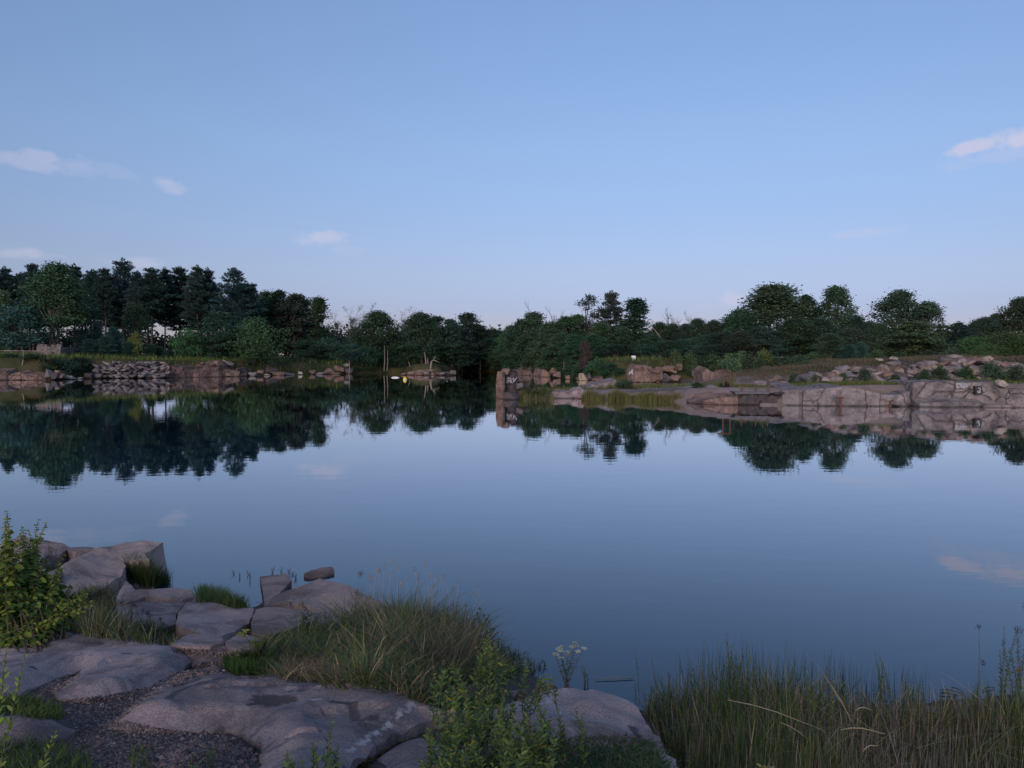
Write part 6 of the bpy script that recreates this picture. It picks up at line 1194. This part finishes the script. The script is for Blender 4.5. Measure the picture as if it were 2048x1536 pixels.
# right edge plants
for px, pb, yt, ns, lb, kw in [(2035, 1420, 1222, 4, 'tall shrub with orange brown lower leaves at the right edge', dict(cols=[GREEN, (.16, .13, .03), (.20, .10, .04)], wts=[2, 3, 1.2], leaf=.04, lw=.01, gap=.013, tipcol=(.05, .09, .04))), (1998, 1420, 1235, 2, 'leaning willow branch with narrow leaves left of the tall right shrub', dict(cols=[LGREEN, GREEN], wts=[2, 1], leaf=.035, lw=.009, gap=.014)), (2010, 1420, 1300, 3, 'lower leafy branches beside the tall right shrub', dict(cols=[LGREEN, GREEN], wts=[1, 1], leaf=.03, lw=.009, gap=.015)),
                               (1940, 1420, 1252, 2, 'lone thin weed with dark red seed clusters standing over the water', dict(cols=[YELG, GREEN], wts=[1, 1], leaf=.03, lw=.003, gap=.03, head=('ball', (.07, .03, .035), .025, 50), rise=2.5)), (2045, 1420, 1218, 2, 'weed with dark seed clusters at the very right edge', dict(cols=[BROWN], wts=[1], leaf=.02, lw=.003, gap=.05, head=('ball', (.06, .03, .035), .04, 90))),
                               (1940, 1430, 1382, 6, 'bushy bright weed on the low rock at the right', dict(cols=[LGREEN, GREEN], wts=[2, 1], leaf=.035, lw=.008, gap=.012)), (1975, 1430, 1378, 6, 'bushy bright weed nearest the tall right shrub', dict(cols=[LGREEN, GREEN], wts=[2, 1], leaf=.035, lw=.008, gap=.012)), (1895, 1430, 1385, 5, 'bushy green weed left of the low rock', dict(cols=[GREEN, DGREEN], wts=[2, 1], leaf=.03, lw=.008, gap=.012)), (1820, 1430, 1348, 4, 'leafy weed rising above the right part of the reeds', dict(cols=[LGREEN, GREEN], wts=[2, 1], leaf=.035, lw=.007, gap=.014)), (1772, 1420, 1300, 4, 'dense upright green weed behind the reed bed', dict(cols=[GREEN, LGREEN], wts=[2, 1], leaf=.03, lw=.006, gap=.009, rise=2)),
                               (1460, 1420, 1268, 6, 'leafy weed cluster rising from the left half of the reed bed', dict(cols=[(.09, .11, .03), GREEN, YELG], wts=[2, 2, 1], leaf=.04, lw=.007, gap=.012, rise=1.6)), (1500, 1420, 1290, 5, 'yellowish leafy weed right of the reed bed cluster', dict(cols=[YELG, LGREEN], wts=[1, 2], leaf=.035, lw=.006, gap=.012, rise=1.6)), (1285, 1425, 1298, 2, 'thin dark weed at the left end of the reed bed', dict(cols=[DGREEN], wts=[1], leaf=.02, lw=.005, gap=.016, rise=1.5)), (1328, 1425, 1305, 3, 'brownish leafy weed near the left end of the reed bed', dict(cols=[BROWN, DGREEN], wts=[1, 1], leaf=.02, lw=.005, gap=.012, rise=1.5))]:
    sprig(px, pb, yt, 'shore_shrub' if 'shrub' in lb and 'tall shrub' in lb else 'shore_weed', lb, ns, spread=.07, seed=px, **kw)
for i in range(16):
    px = R.uniform(1300, 1980); sprig(px, R.uniform(1425, 1500), R.uniform(1300, 1400) + (20 if px > 1650 else 0), 'leafy_weed', 'slender leafy weed growing among the reeds', 2, leaf=.03, lw=.007, gap=.014, cols=[GREEN, LGREEN, YELG], wts=[3, 3, 1], spread=.05, seed=300 + i, rise=1.6, group='slender weeds among the reeds')
# shoots standing in the shallow water
for i, (px, py) in enumerate([(468, 1150), (480, 1158), (497, 1152), (500, 1162), (545, 1148), (562, 1146), (578, 1148), (585, 1152), (592, 1160), (1080, 1340), (1090, 1336)]):
    b0 = atz(px, py, -.02)
    plant('water_weed', b0, [(R.uniform(-.4, .4), R.uniform(-.4, .4), R.uniform(.07, .16)) for _ in range(4)], 'small dark weed shoot standing in the shallow water', .02, .006, .02, [DGREEN, (.03, .03, .03)], [1, 1], seed=i + 200, group='shoots in the shallow water')
# driftwood
a, b_ = atz(1190, 1360, .01), atz(1266, 1357, .01)
o = bmobj('driftwood', lambda b: tube(b, [a, a.lerp(b_, .4) + Vector((0, .02, .01)), b_], [.003, .006, .005], 6), M_BARKP, smooth=True); tagit(o, 'thin pale stick floating at the water edge right of the white flowers', 'stick')
for i, (p_, q_, lb) in enumerate([((1880, 1380), (1925, 1388), 'dark floating stick left of the right shore weeds'), ((1900, 1375), (1930, 1386), 'second dark stick in the raft of drift by the right shore'), ((1875, 1388), (1915, 1392), 'lowest dark stick of the drift raft by the right shore'), ((1965, 1382), (1990, 1376), 'dark stick right of the bushy weeds in the water')]):
    a, b_ = atz(*p_, .01), atz(*q_, .01); o = bmobj('driftwood', lambda b: tube(b, [a, a.lerp(b_, .5) + Vector((0, .03, .01)), b_], [.004, .006, .003], 6), M_BARK, smooth=True); tagit(o, lb, 'stick')
# gravel
def gravel(name, poly, n, label, smin=.006, smax=.018):
    q = poly_sample(poly, n); P = hits(q); g = rng; s = g.uniform(smin, smax, (n, 1)) * np.where(g.random((n, 1)) < .04, 2.0, 1)
    O = np.array([(1, 0, 0), (0, 1, 0), (-1, 0, 0), (0, -1, 0), (.2, .1, .6), (0, 0, -.6)], float)
    V_ = P[:, None, :] + (O[None] * g.uniform(.6, 1.3, (n, 6, 1)) + g.normal(size=(n, 6, 3)) * .15) * s[:, None]
    T_ = np.array([(0, 1, 4), (1, 2, 4), (2, 3, 4), (3, 0, 4), (1, 0, 5), (2, 1, 5), (3, 2, 5), (0, 3, 5)]); Fq = (np.arange(n)[:, None, None] * 6 + T_[None]).reshape(-1, 3)
    c = np.repeat(pal(n, [(.16, .125, .12), (.24, .18, .165), (.09, .075, .075), (.36, .31, .29)], [4, 4, 4, .8]), 6, axis=0)
    me = mesh_np(name, V_.reshape(-1, 3), Fq, 3, c); o = link(name, me, M_GRAV); return tagit(o, label, 'gravel', kind='stuff')
M_GRAV = leafmat('gravel_stones', .9, 0, 0)
gravel('gravel', [(130, 1400), (230, 1388), (300, 1372), (350, 1345), (400, 1325), (510, 1322), (480, 1345), (420, 1348), (340, 1376), (285, 1405), (240, 1440), (330, 1460), (400, 1466), (460, 1465), (520, 1510), (480, 1560), (440, 1660), (150, 1660), (200, 1540), (150, 1500), (150, 1460), (130, 1430), (140, 1410)], 15000, 'reddish brown gravel filling the hollow between the foreground slabs', .004, .012)
gravel('gravel', [(60, 1385), (110, 1362), (165, 1340), (150, 1360), (115, 1385), (80, 1395)], 700, 'gravel in the wedge cut into the left slab', .005, .012)
gravel('gravel', [(340, 1296), (440, 1300), (530, 1305), (540, 1320), (450, 1318), (350, 1306)], 1200, 'gravel and litter in front of the two small flat slabs', .005, .014)
